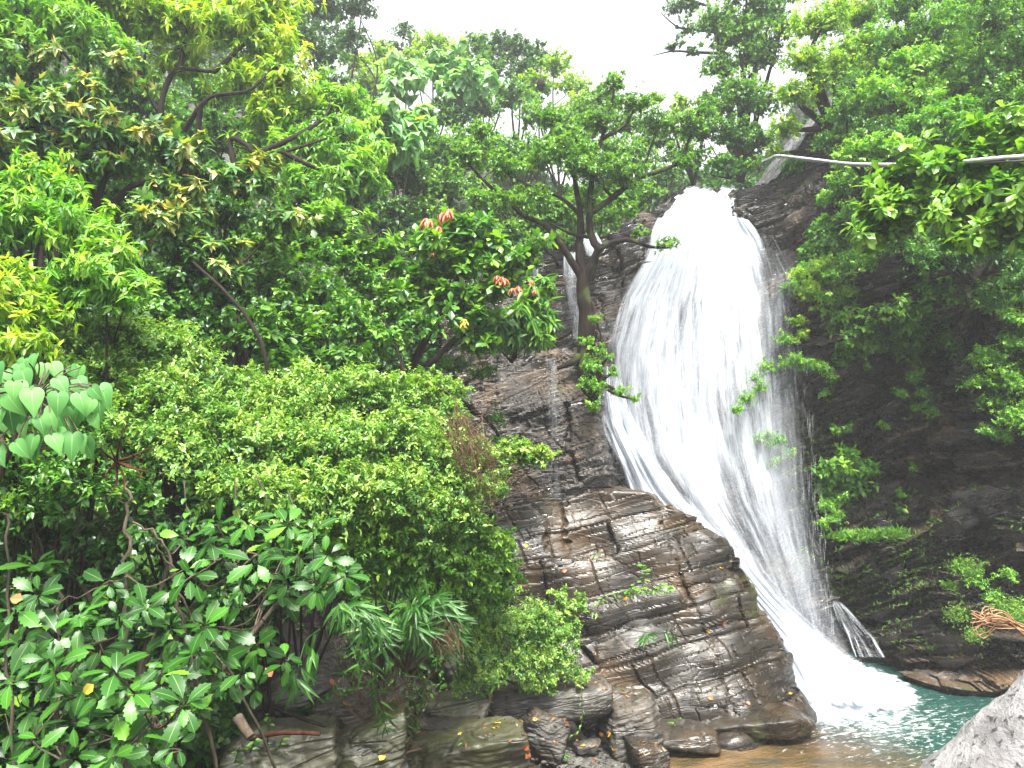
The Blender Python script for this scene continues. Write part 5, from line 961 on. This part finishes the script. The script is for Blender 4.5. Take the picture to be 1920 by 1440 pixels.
# serrated shrubs in front ------------------------------------------------
def whorl_shrub(label, heads, stems, seed, base, size=.158, tpl='serr', mat='serrated', name='broadleaf_shrub'):
    rs = np.random.RandomState(seed); root = tag(empty(name, base), label, 'shrub', 'serrated leaved front shrubs'); lv = Leaves(); tb = MB(); SP = []
    for st_ in stems:
        q = smooth_line([P(*p) for p in st_[0]], 7); q = q + .012 * rs.randn(len(q), 3) * (np.arange(len(q)) > 0)[:, None]; tb.tube(q, np.linspace(st_[1], st_[1] * .45, len(q)), 6); SP.append(q)
    SPa = np.vstack(SP)
    for (px, py, Y, sc) in heads:
        c = P(px, py, Y); i = int(((SPa - c - np.array([0, .2, -.1])) ** 2).sum(-1).argmin()); a = SPa[i]; mid = (a + c) / 2 + rs.randn(3) * .05 + np.array([0, 0, -.06])
        q = smooth_line([a, mid, c], 5); tb.tube(q, np.linspace(.008, .0045, len(q)), 5)
        ax = norm(norm(q[-1] - q[-4]) * .6 + np.array([rs.uniform(-.35, .35), -.75, .75]))
        for tier, (m_, back_, lo_, hi_) in enumerate(((rs.randint(5, 8), 0, 50, 80), (rs.randint(2, 5), .06, 70, 100))):
            s0 = norm(np.cross(ax, [.3, .2, .9])); s1 = np.cross(ax, s0)
            ph = np.arange(m_) / m_ * 6.283 + rs.rand() * 6 + .25 * rs.randn(m_); al = np.radians(rs.uniform(lo_, hi_, m_))
            d = np.cos(al)[:, None] * ax + np.sin(al)[:, None] * (np.cos(ph)[:, None] * s0 + np.sin(ph)[:, None] * s1) + np.array([0, 0, -.18])
            nm = ax + .25 * rs.randn(m_, 3) + np.array([0, 0, .4])
            lv.add(tpl, np.repeat((c - ax * back_)[None], m_, 0) + .03 * norm(d), d + .22 * rs.randn(m_, 3), nm + .2 * rs.randn(m_, 3), size * sc * rs.uniform(.45, 1.2, m_), np.clip(rs.normal(.5 - .15 * tier, .2, m_), 0, 1))
    lo_ = lv.build('leaves', LM[mat], root); lo_.data.polygons.foreach_set('use_smooth', np.ones(len(lo_.data.polygons), bool)); tb.build('stem', BARKG, root); return root
H = np.random.RandomState(77)
heads = [(50, 1330), (85, 1385), (240, 1392), (215, 1340), (100, 1260), (95, 1240), (225, 1255), (300, 1275), (160, 1150), (200, 1100), (270, 1130), (60, 1110), (330, 1180), (310, 1230), (340, 1330), (250, 1300), (30, 1200), (130, 1300),
         (345, 1075), (110, 1190), (190, 1210), (280, 1360), (150, 1360), (20, 1150), (60, 1060), (20, 1270), (230, 1160), (180, 1290), (320, 1400), (10, 1420), (130, 1420), (200, 1430), (280, 1425)]
hd = [(x + H.uniform(-12, 12), y + H.uniform(-10, 10), H.uniform(4.1, 4.9) + (1400 - y) * .0012, H.uniform(.8, 1.15)) for x, y in heads]
hd += [(H.uniform(0, 360), H.uniform(1100, 1440), H.uniform(5.2, 6.2), H.uniform(.8, 1.1)) for _ in range(9)]
whorl_shrub('front shrub with whorls of glossy toothed leaves filling the bottom left corner', hd,
    [([(140, 1560, 5.4), (110, 1330, 5.2), (108, 1180, 5.1), (112, 1100, 5.2)], .016), ([(250, 1560, 5.6), (235, 1300, 5.4), (238, 1100, 5.3), (240, 960, 5.4), (235, 900, 5.6)], .022), ([(320, 1560, 5.6), (300, 1380, 5.3), (200, 1270, 5.1), (150, 1200, 5.0)], .012), ([(360, 1560, 5.8), (310, 1330, 5.4), (230, 1270, 5.2)], .012),
     ([(30, 1560, 5.2), (20, 1300, 5.1), (10, 1000, 5.2), (12, 960, 5.3)], .014), ([(240, 1080, 5.3), (190, 1100, 5.1), (70, 1150, 4.9)], .010), ([(270, 1560, 5.3), (290, 1420, 5.0), (285, 1330, 4.9)], .012)], 5, P(220, 1560, 5.4))
heads2 = [(350, 1078), (445, 1095), (520, 1110), (540, 1090), (580, 1085), (600, 1110), (620, 1070), (470, 1050), (430, 1030), (500, 1030), (560, 1040), (390, 1020), (610, 1040), (425, 1170), (480, 1205), (435, 1280), (450, 1265), (490, 1285), (320, 1255), (370, 1230), (400, 1130), (640, 1085),
          (545, 985), (590, 1000), (460, 985), (400, 985), (345, 1005), (380, 1180)]
hd = [(x + H.uniform(-10, 10), y + H.uniform(-8, 8), H.uniform(5.0, 5.7), H.uniform(.8, 1.1)) for x, y in heads2]
hd += [(H.uniform(330, 640), H.uniform(960, 1260), H.uniform(6.0, 6.8), H.uniform(.8, 1.1)) for _ in range(4)]
whorl_shrub('front shrub of glossy toothed leaves on long bare twigs, reaching right over the dark bank', hd,
    [([(420, 1500, 6.6), (360, 1250, 6.2), (330, 1100, 6.0), (300, 1010, 5.9), (250, 980, 5.9)], .018), ([(520, 1450, 6.8), (430, 1250, 6.4), (360, 1160, 6.0), (330, 1080, 5.9), (290, 1020, 5.8)], .014), ([(540, 1240, 6.2), (510, 1215, 6.0), (495, 1170, 5.9), (485, 1120, 5.8), (520, 1100, 5.6)], .009), ([(470, 1225, 6.2), (420, 1215, 6.1), (370, 1170, 6.0)], .008),
     ([(330, 1100, 6.0), (400, 1060, 5.8), (480, 1040, 5.7), (560, 1050, 5.6)], .011), ([(380, 1290, 6.3), (430, 1290, 6.0), (445, 1280, 5.8)], .008), ([(480, 1120, 5.8), (560, 1100, 5.6), (620, 1080, 5.5)], .008)], 6, P(420, 1500, 6.6), size=.15)
plant('understory_shrub', 'dim shrub deep in the shade behind the toothed leaves', 'shrub', 'darkb', [(80, 1000, 6.6, 80), (200, 1020, 6.8, 80), (330, 1000, 7.0, 70), (60, 1120, 6.4, 80), (180, 1180, 6.6, 80), (300, 1160, 6.8, 70), (60, 1300, 6.2, 80), (200, 1340, 6.4, 80), (420, 1120, 7.2, 60), (350, 1330, 6.6, 60), (60, 1430, 6, 80), (250, 1450, 6.2, 70), (450, 1010, 7.2, 60), (560, 1080, 7.2, 50), (380, 1240, 7.0, 50), (-60, 1100, 6.2, 100)], base=(200, 1500, 7), seed=90, cover=.5, tint=-.25, fill=.3, bark=BARKG)  # lowered tint paints the deep shade into the leaves
# heart shaped big leaves at the left edge
rs = np.random.RandomState(4); root = tag(empty('heart_leaf_plant', P(-40, 1150, 5)), 'plant with very large drooping heart shaped leaves at the left edge', 'plant'); lv = Leaves(); tb = MB()
HL = []
for k in range(110):
    a_, r__ = rs.uniform(0, 6.28), rs.rand() ** .5
    x_, y_ = 55 + 150 * r__ * math.cos(a_), 760 + 95 * r__ * math.sin(a_); HL.append((x_, y_, x_ + rs.uniform(-45, 60), y_ + rs.uniform(55, 90)))
stemp = [P(-60, 1150, 5.2), P(-20, 950, 5.0), P(30, 820, 4.9), P(60, 750, 4.8)]; q = smooth_line(stemp, 8); tb.tube(q, np.linspace(.025, .01, len(q)), 8)
for (ax_, ay_, bx_, by_) in HL:
    Y = rs.uniform(4.3, 5.2); a = P(ax_, ay_, Y); b = P(bx_, by_, Y - .10); d = b - a; L = np.linalg.norm(d); L = rs.uniform(.09, .165)
    lv.add('heart', a[None], d[None], np.array([[rs.uniform(-.5, .5), -.8, rs.uniform(.4, 1.1)]]), np.array([L]), np.array([np.clip(rs.normal(.55, .2), 0, 1)]))
    i = int(((q - a) ** 2).sum(-1).argmin()); tb.tube(smooth_line([q[i], (q[i] + a) / 2 + np.array([0, .05, .06]), a], 5), np.linspace(.006, .004, 11), 5)
lo_ = lv.build('leaves', LM['heart'], root); tb.build('stem', BARKG, root); lo_.data.polygons.foreach_set('use_smooth', np.ones(len(lo_.data.polygons), bool))
# dead flower head stalk under the heart leaves
tw = MB(); c = P(218, 865, 5.3)
for (x, y) in ((190, 830), (205, 835), (240, 790), (245, 850), (270, 860), (265, 900), (200, 935), (225, 940), (300, 830), (215, 900), (280, 885)):
    tw.tube(smooth_line([c, (c + P(x, y, 5.2)) / 2 + rs.randn(3) * .03, P(x, y, 5.2)], 5), np.linspace(.010, .003, 11), 5)
r_ = tag(empty('bare_twig_cluster', c), 'reddish brown bare branching twig below the heart shaped leaves', 'twigs'); tw.build('twigs', BARKR, r_)

plant('vine_mound', 'shaded small leaved vine hanging beneath the heart shaped leaves', 'climbing plant', 'small', [(30, 900, 6.2, 60), (110, 900, 6.3, 60), (190, 920, 6.5, 55), (-30, 930, 6.2, 60), (60, 960, 6.2, 50), (150, 860, 6.5, 50), (260, 930, 6.8, 50), (20, 850, 6.2, 50)], base=(80, 1150, 6.8), group=vg, seed=105, cover=.7, tint=-.12, bark=BARKG, trunk_r=.015)  # shade put into the leaf colour by a darker tint
# overhanging branch at the right
plant('overhanging_branch', 'leafy branch with rounded whorled leaves reaching in from the right edge', 'tree branch', 'obov',
      [(1900, 265, 8.3, 52, .6), (1840, 300, 8.5, 50, .6), (1780, 325, 8.7, 48, .6), (1720, 335, 8.9, 42, .6), (1670, 345, 9, 34, .6), (1650, 400, 9, 34, .7), (1630, 440, 9, 22, .7), (1700, 390, 8.8, 40, .6), (1760, 385, 8.6, 42, .6), (1830, 370, 8.4, 42, .6), (1900, 350, 8.1, 46, .6), (1890, 410, 8.0, 30, .5), (1800, 440, 8.6, 30, .5), (1960, 300, 7.9, 60), (1850, 450, 8.3, 26, .5), (1680, 430, 8.9, 22, .6), (1930, 440, 8, 34)],
      limbs=[([(2150, 330, 7.4), (2000, 330, 7.8), (1900, 340, 8.3), (1800, 345, 8.6), (1700, 355, 8.9), (1640, 400, 9)], .05, .012), ([(1900, 340, 8.3), (1850, 300, 8.4), (1780, 310, 8.6)], .02, .008), ([(1950, 335, 8), (1880, 395, 8.1), (1800, 440, 8.5)], .02, .008), ([(1800, 345, 8.6), (1740, 395, 8.7)], .015, .006)],
      base=(2150, 330, 7.4), seed=95, cover=.72, parts=('leaves', 'branch'), tint=.12)

# cable, frayed rope, rail --------------------------------------------------
m, nt = new_mat('weathered white plastic'); principled(nt, mixc(nt, (.62, .58, .60), (.30, .27, .27), ramp(nt, [(.5, 0), (.7, 1)], noise(nt, coords(nt), 4, 4)).outputs[0]), .4)
root = tag(empty('water_pipe', P(1452, 292, 17.3)), 'thin whitish pipe strung across the right slope, sagging behind leaves', 'pipe')
cb = MB(); q = smooth_line([P(1430, 302, 18.0), P(1452, 292, 17.2), P(1470, 292, 16.6), P(1530, 299, 14.9), P(1590, 306, 13.2), P(1650, 308, 12.0), P(1720, 307, 10.6), P(1790, 304, 9.0), P(1835, 300, 7.7), P(1880, 296, 7.3), P(1960, 289, 7.0), P(2200, 262, 6.2)], 8); cb.tube(q, .022, 10); cb.build('pipe', m, root)
md, nt = new_mat('black cable'); principled(nt, (.03, .03, .035), .45)
cb = MB(); q2 = q + np.array([0, -.02, -.045]) + .01 * np.stack([q[:, 0] * 0, np.sin(q[:, 1] * 3), np.cos(q[:, 1] * 2.3)], -1); cb.tube(q2, .012, 8); cb.build('cable', md, root)
m, nt = new_mat('rough grey concrete'); v = coords(nt); n1 = noise(nt, v, 60, 6, .7); n2 = noise(nt, v, 9, 4)
principled(nt, mixc(nt, mixc(nt, (.10, .097, .097), (.24, .235, .235), ramp(nt, [(.4, 0), (.6, 1)], n2).outputs[0]), (.03, .027, .025), ramp(nt, [(.56, 0), (.62, .9)], n1).outputs[0]), .85, .3, n1, .7, .02)
root = tag(empty('railing', P(1830, 1550, 1.1)), 'rough pale grey concrete rail crossing the bottom right corner', 'railing')
rl = MB(); q = smooth_line([P(1460, 1870, 1.22), P(1842, 1540, 1.14), P(2027, 1380, 1.10), P(2400, 1057, 1.02)], 30)
V, Fq = tube_arrays(q, np.full(len(q), .098), 60); V = V + (.006 * fbm(V * 14, 4, 5) + .002 * vnoise(V * 90, 6))[:, None] * norm(V - np.repeat(q, 60, 0)); rl.add(V, Fq); rl.build('rail', m, root)
ps = MB(); a = P(2012, 1378, 1.05) + np.array([.12, .0, 0]); V, Fq = tube_arrays(np.linspace(a, a + np.array([0, 0, -1.6]), 30), .11, 40); ps.add(V, Fq); ps.build('post', m, root)
root = tag(empty('frayed_rope', P(1900, 1175, 2.2)), 'frayed orange straw rope end pointing left above the grey rail', 'rope'); fr = MB(); rs = np.random.RandomState(6)
for k in range(30):
    o1, o2 = rs.randn(3) * .007, rs.randn(3) * .009
    tip = P(1850 + rs.uniform(-32, 14), 1160 + rs.uniform(-20, 24), 2.2)
    pts = [P(2150, 1290, 2.1) + o1 * .6, P(2000, 1215, 2.15) + o1 * .7, P(1925, 1182, 2.2) + o1, P(1885, 1163, 2.2) + o2, P(1858, 1158, 2.2) + o2 * 1.3, tip]
    if k % 8 == 0: pts += [tip + np.array([.02, 0, -.03]), P(1868, 1168, 2.2) + o2]
    fr.tube(smooth_line(pts, 6), .0012 + .0008 * rs.rand(), 5)
m, nt = new_mat('orange straw'); principled(nt, mixc(nt, (.16, .075, .035), (.34, .20, .11), noise(nt, coords(nt), 40, 3)), .7)
fr.build('strands', m, root)

# logs and sticks -----------------------------------------------------------
def stick(label, pts, r, mat, name='fallen_branch', group='fallen branches'):
    b = MB(); q = smooth_line([P(*p) for p in pts], 8); rr_ = np.linspace(r, r * .75, len(q)); b.tube(q, rr_, 10)
    b.tube(np.array([q[0], q[0] + (q[0] - q[1]) * .02]), [r, r * .02], 10); b.tube(np.array([q[-1], q[-1] + (q[-1] - q[-2]) * .02]), [r * .75, r * .02], 10)
    o = b.build(name, mat); return tag(o, label, 'branch', group)
stick('short pale cut stump leaning beside the mossy boulder', [(445, 1345, 7.4), (456, 1362, 7.35), (470, 1382, 7.3)], .055, bark_mat('pale wood', (.04, .03, .022), (.12, .095, .07)), 'stump', None)
stick('wet red brown branch lying on the mossy boulder', [(470, 1385, 7.9), (520, 1375, 7.75), (560, 1374, 7.65), (600, 1376, 7.6)], .026, BARKR)
stick('thin dark stick slanting behind the red brown branch', [(510, 1325, 8.2), (560, 1345, 8.1), (610, 1362, 8.0)], .022, BARK)
stick('pale split stalk on the gravel beside the broad olive slab', [(738, 1424, 9.0), (760, 1412, 8.9), (790, 1404, 8.9)], .014, LM['straw'])
stick('slim straw coloured stalk standing between the stacked slabs and the seedling', [(912, 1340, 9.9), (916, 1318, 9.9), (922, 1295, 9.9)], .02, LM['straw'])

# fallen leaves -------------------------------------------------------------
FL = [('orange leaf on the top of the grey slate block', 648, 1318, 8.75, 'gold'), ('orange leaf at the upper end of the broad olive slab', 934, 1355, 9.2, 'gold'), ('yellow leaf on the wet streambed below the hanging vine', 1092, 1397, 10.3, 'gold'),
      ('rust leaf on the streambed left of the yellow leaf', 986, 1403, 10.0, 'rust'), ('crumpled red leaf beside the rust leaf on the streambed', 990, 1418, 9.9, 'rust'), ('yellow leaf on the outcrop edge close to the water, upper', 1352, 1064, 13.2, 'gold'),
      ('red leaf in the long joint on the right part of the outcrop', 1357, 1168, 12.75, 'rust'), ('orange leaf beside the red leaf in the long joint of the outcrop', 1329, 1183, 12.65, 'gold'), ('yellow leaf high on the left part of the outcrop', 987, 1024, 13.7, 'gold'),
      ('orange leaf under the ferny row on the outcrop', 1172, 1123, 12.6, 'gold'), ('red leaf low on the outcrop near the glossy striped slab', 1403, 1318, 12.2, 'rust'), ('yellow leaf at the right foot of the outcrop', 1482, 1300, 12.4, 'gold'), ('orange leaf low at the joint of the outcrop', 1332, 1308, 12.3, 'rust'),
      ('yellow leaf on gravel, left of a close pair', 1128, 1376, 10.6, 'gold'), ('yellow leaf on gravel, upper of a close pair', 1142, 1376, 10.6, 'gold'), ('yellow leaf on gravel by the small stone, lower', 1148, 1405, 10.5, 'gold'), ('brown leaf in the water by the bottom edge', 1115, 1428, 10.2, 'rust'),
      ('orange leaf among the dead grass', 716, 1420, 8.9, 'gold'), ('yellow leaf on the rock at the left of the mossy slab', 862, 1376, 9.3, 'gold'), ('rust leaf hanging at the far left in the dark shrub', 30, 1122, 4.4, 'rust'), ('orange leaf caught low in the toothed leaves', 165, 1292, 4.7, 'gold'),
      ('rust leaf on dark soil under the bamboo spray', 505, 1262, 7.2, 'rust'), ('red leaf on dark soil above the grey slate block', 622, 1278, 8.6, 'rust'), ('yellow leaf at the top left of the outcrop ledge', 958, 948, 13.8, 'gold'), ('orange leaf near the crack under the vertical gully', 1058, 1070, 13.3, 'rust')]
def drop_y(px, py, Y0):
    return Y0
dg_ = bpy.context.evaluated_depsgraph_get()
bpy.context.view_layer.update()
for i, (lb, px, py, Y, mt) in enumerate(FL):
    rs = np.random.RandomState(300 + i)
    o0 = Vector((0, 0, CAM_Z)); dd_ = Vector(tuple(P(px, py, 1.0) - np.array([0, 0, CAM_Z]))).normalized(); st = o0 + dd_ * 3.0
    if i not in (19, 20):
        hit, loc, nm, fi, ob, mx_ = scene.ray_cast(bpy.context.evaluated_depsgraph_get(), st + dd_ * (max(0, Y - 2.2 - 3.0)), dd_)
        c = np.array(loc - dd_ * .02) if hit and abs(loc.y - Y) < 2.5 else P(px, py, Y); nv = np.array(nm) if hit else np.array([0, -.5, .8])
        if nv[1] > 0: nv = -nv
    else: c = P(px, py, Y); nv = np.array([0, -1, .3])
    e = tag(empty('fallen_leaf', c), lb, 'fallen leaf', 'fallen leaves'); lv = Leaves()
    d = np.cross(nv, rs.randn(3)); lv.add('broad', (c - norm(d) * .04)[None], norm(d)[None], (nv + .15 * rs.randn(3))[None], np.array([rs.uniform(.09, .13)]), np.array([rs.rand()])); lv.build('leaf_blade', LM[mt], e)

# undergrowth over the slopes ----------------------------------------------
rs = np.random.RandomState(99); n = 60000
y = np.concatenate([rs.uniform(6, 38, n * 2), rs.uniform(10, 20, n)]); x = rs.uniform(-1.0, 1.0, n * 3) * (y * .85 + 2)
keep = (x < -.3 - .0 * y) | (y > 19.5); keep &= ~((x > -3.4) & (y < 11.2)); x, y = x[keep], y[keep]
p_ = np.stack([x, y, ground_z(x, y) + rs.uniform(-.05, .35, len(x))], -1); m_ = vnoise(p_ * .9, 3) > -.5; p_ = p_[m_]
ug = Leaves(); k2 = len(p_); print('undergrowth', k2)
ug.add(*shoots(p_, rs.randn(k2, 3) * .5 + np.array([0, -.4, .6]), np.full(k2, .22), ('broad', 'dark', .17, 5, 1, 'alt', .3, 1, 1, 1), rs, np.clip(.45 + .3 * vnoise(p_ * .5, 7), 0, 1)))
tag(ug.build('undergrowth', LM['dark']), kind='stuff')

# greenery rooted on the upper cliff
rs = np.random.RandomState(123); q = CLIFF_G[:-5]; ir = rs.randint(0, q.shape[0], 60000); ic = rs.randint(100, q.shape[1], 60000); pc = q[ir, ic]
X_, Y_, Z_ = pc[:, 0], pc[:, 1], pc[:, 2]
pxx = 960 + F * X_ / (Y_ * cp + (Z_ - CAM_Z) * sp); pyy = 720 - F * ((Z_ - CAM_Z) * cp - Y_ * sp) / (Y_ * cp + (Z_ - CAM_Z) * sp)
nz = fbm(pc * .55, 3, 44); lim = np.interp(pxx, [1400, 1470, 1560, 1650, 1750, 1920, 2600], [200, 230, 290, 340, 400, 520, 700])
ok = (pxx > 1400) & (((pyy < lim) & (nz > -.55 + .012 * (pyy - lim + 90).clip(0, 90))) | ((pyy < 960) & (nz > .55 - .25 * (pxx > 1680)))); pc = pc[ok] + np.array([0, -.08, 0]); k = len(pc)
ug = Leaves(); ug.add(*shoots(pc, rs.randn(k, 3) * .6 + np.array([0, -.7, .4]), np.full(k, .22), ('ovate', 'mid', .15, 6, 1, 'alt', .3, 1, 1, 1), rs, np.clip(.42 + .35 * vnoise(pc * .8, 7), 0, 1)))
tag(ug.build('cliff_greenery', LM['bright']), kind='stuff')


# moss and tiny ferns on the upward faces of the cliff beds
q = CLIFF_G[:-5]; gn = grid_normals(q); gn = np.where(gn[..., 1:2] > 0, -gn, gn); rs = np.random.RandomState(55)
ir = rs.randint(2, q.shape[0] - 2, 260000); ic = rs.randint(170, q.shape[1] - 2, 260000); pc = q[ir, ic]; nn_ = gn[ir, ic]
xx_ = 960 + F * pc[:, 0] / (pc[:, 1] * cp + (pc[:, 2] - CAM_Z) * sp)
mm_ = (xx_ > 1470 + 20 * vnoise(pc * 2, 4)) & (nn_[:, 2] > .25) & (fbm(pc * .8, 3, 61) > .05) & (xx_ < 2150) & (pc[:, 2] > .5); pc, nn_ = pc[mm_][:26000], nn_[mm_][:26000]; k = len(pc)
ug = Leaves(); ug.add('lance', pc, nn_ + .9 * rs.randn(k, 3), rs.randn(k, 3) + np.array([0, -1, 1.]), rs.uniform(.03, .09, k), np.clip(.45 + .3 * vnoise(pc * 1.3, 3) + .15 * rs.randn(k), 0, 1))
tag(ug.build('cliff_moss', LM['moss']), kind='stuff')

# leaf litter on the streamside rocks and soil
rs = np.random.RandomState(71); dgr = bpy.context.evaluated_depsgraph_get(); LP_, LN_ = [], []
for k in range(7000):
    x, y = rs.uniform(-3.6, 2.2), rs.uniform(6.2, 11.6)
    hit, loc, nm, fi, ob, mx_ = scene.ray_cast(dgr, Vector((x, y, rs.choice([.7, 1.0, 1.3]))), Vector((0, 0, -1)))
    if hit and ob.name.split('.')[0] in ('boulder', 'ground', 'gravel', 'rock_outcrop') and nm.z > .25 and loc.z > .05:
        if fbm(np.array([x * 1.3, y * 1.3, 0.]), 2, 5) < -.15 and rs.rand() < .8: continue
        LP_.append(tuple(loc)); LN_.append(tuple(nm))
LP_, LN_ = np.array(LP_), np.array(LN_); k = len(LP_); h_ = rs.rand(k)
lv = Leaves()
for lo, hi, tp_ in ((0, .5, 'lance'), (.5, .8, 'ovate'), (.8, 1.01, 'broad')):
    q_ = (h_ >= lo) & (h_ < hi); n_ = int(q_.sum()); dd_ = rs.randn(n_, 3)
    lv.add(tp_, LP_[q_] + LN_[q_] * .012, dd_ - (dd_ * LN_[q_]).sum(-1, keepdims=True) * LN_[q_], LN_[q_] + .25 * rs.randn(n_, 3), rs.uniform(.03, .10, n_), rs.rand(n_))
LITTER = leaf_mat('dead leaf litter', [(0, (.025, .012, .006)), (.45, (.07, .035, .016)), (.75, (.13, .06, .022)), (.9, (.26, .12, .03)), (1, (.40, .26, .04))], .5, .1)
tag(lv.build('leaf_litter', LITTER), kind='stuff')

# rank grass and seedlings on the dark bank soil
rs = np.random.RandomState(72); n = 5200; x = rs.uniform(-3.8, .2, n); y = rs.uniform(8.6, 12.2, n); z = ground_z(x, y); m_ = (z > .45) & (fbm(np.stack([x, y, z], -1) * 1.4, 2, 8) > -.25); p_ = np.stack([x, y, z], -1)[m_] + np.array([0, 0, .03]); k = len(p_)
ug = Leaves(); h_ = rs.rand(k) < .6; a_ = int(h_.sum()); b2 = k - a_
ug.add('bamboo', p_[h_], rs.randn(a_, 3) * .6 + np.array([0, -.6, .5]), rs.randn(a_, 3) + np.array([0, -1, 1.]), rs.uniform(.12, .40, a_), np.clip(rs.normal(.4, .25, a_), 0, 1))
ug.add(*shoots(p_[~h_], rs.randn(b2, 3) * .5 + np.array([0, -.5, .7]), np.full(b2, .12), ('ovate', 'mid', .075, 6, 1, 'alt', .3, 1, 1, 1), rs, np.clip(rs.normal(.45, .2, b2), 0, 1)))
tag(ug.build('bank_grass', LM['bamboo']), kind='stuff')
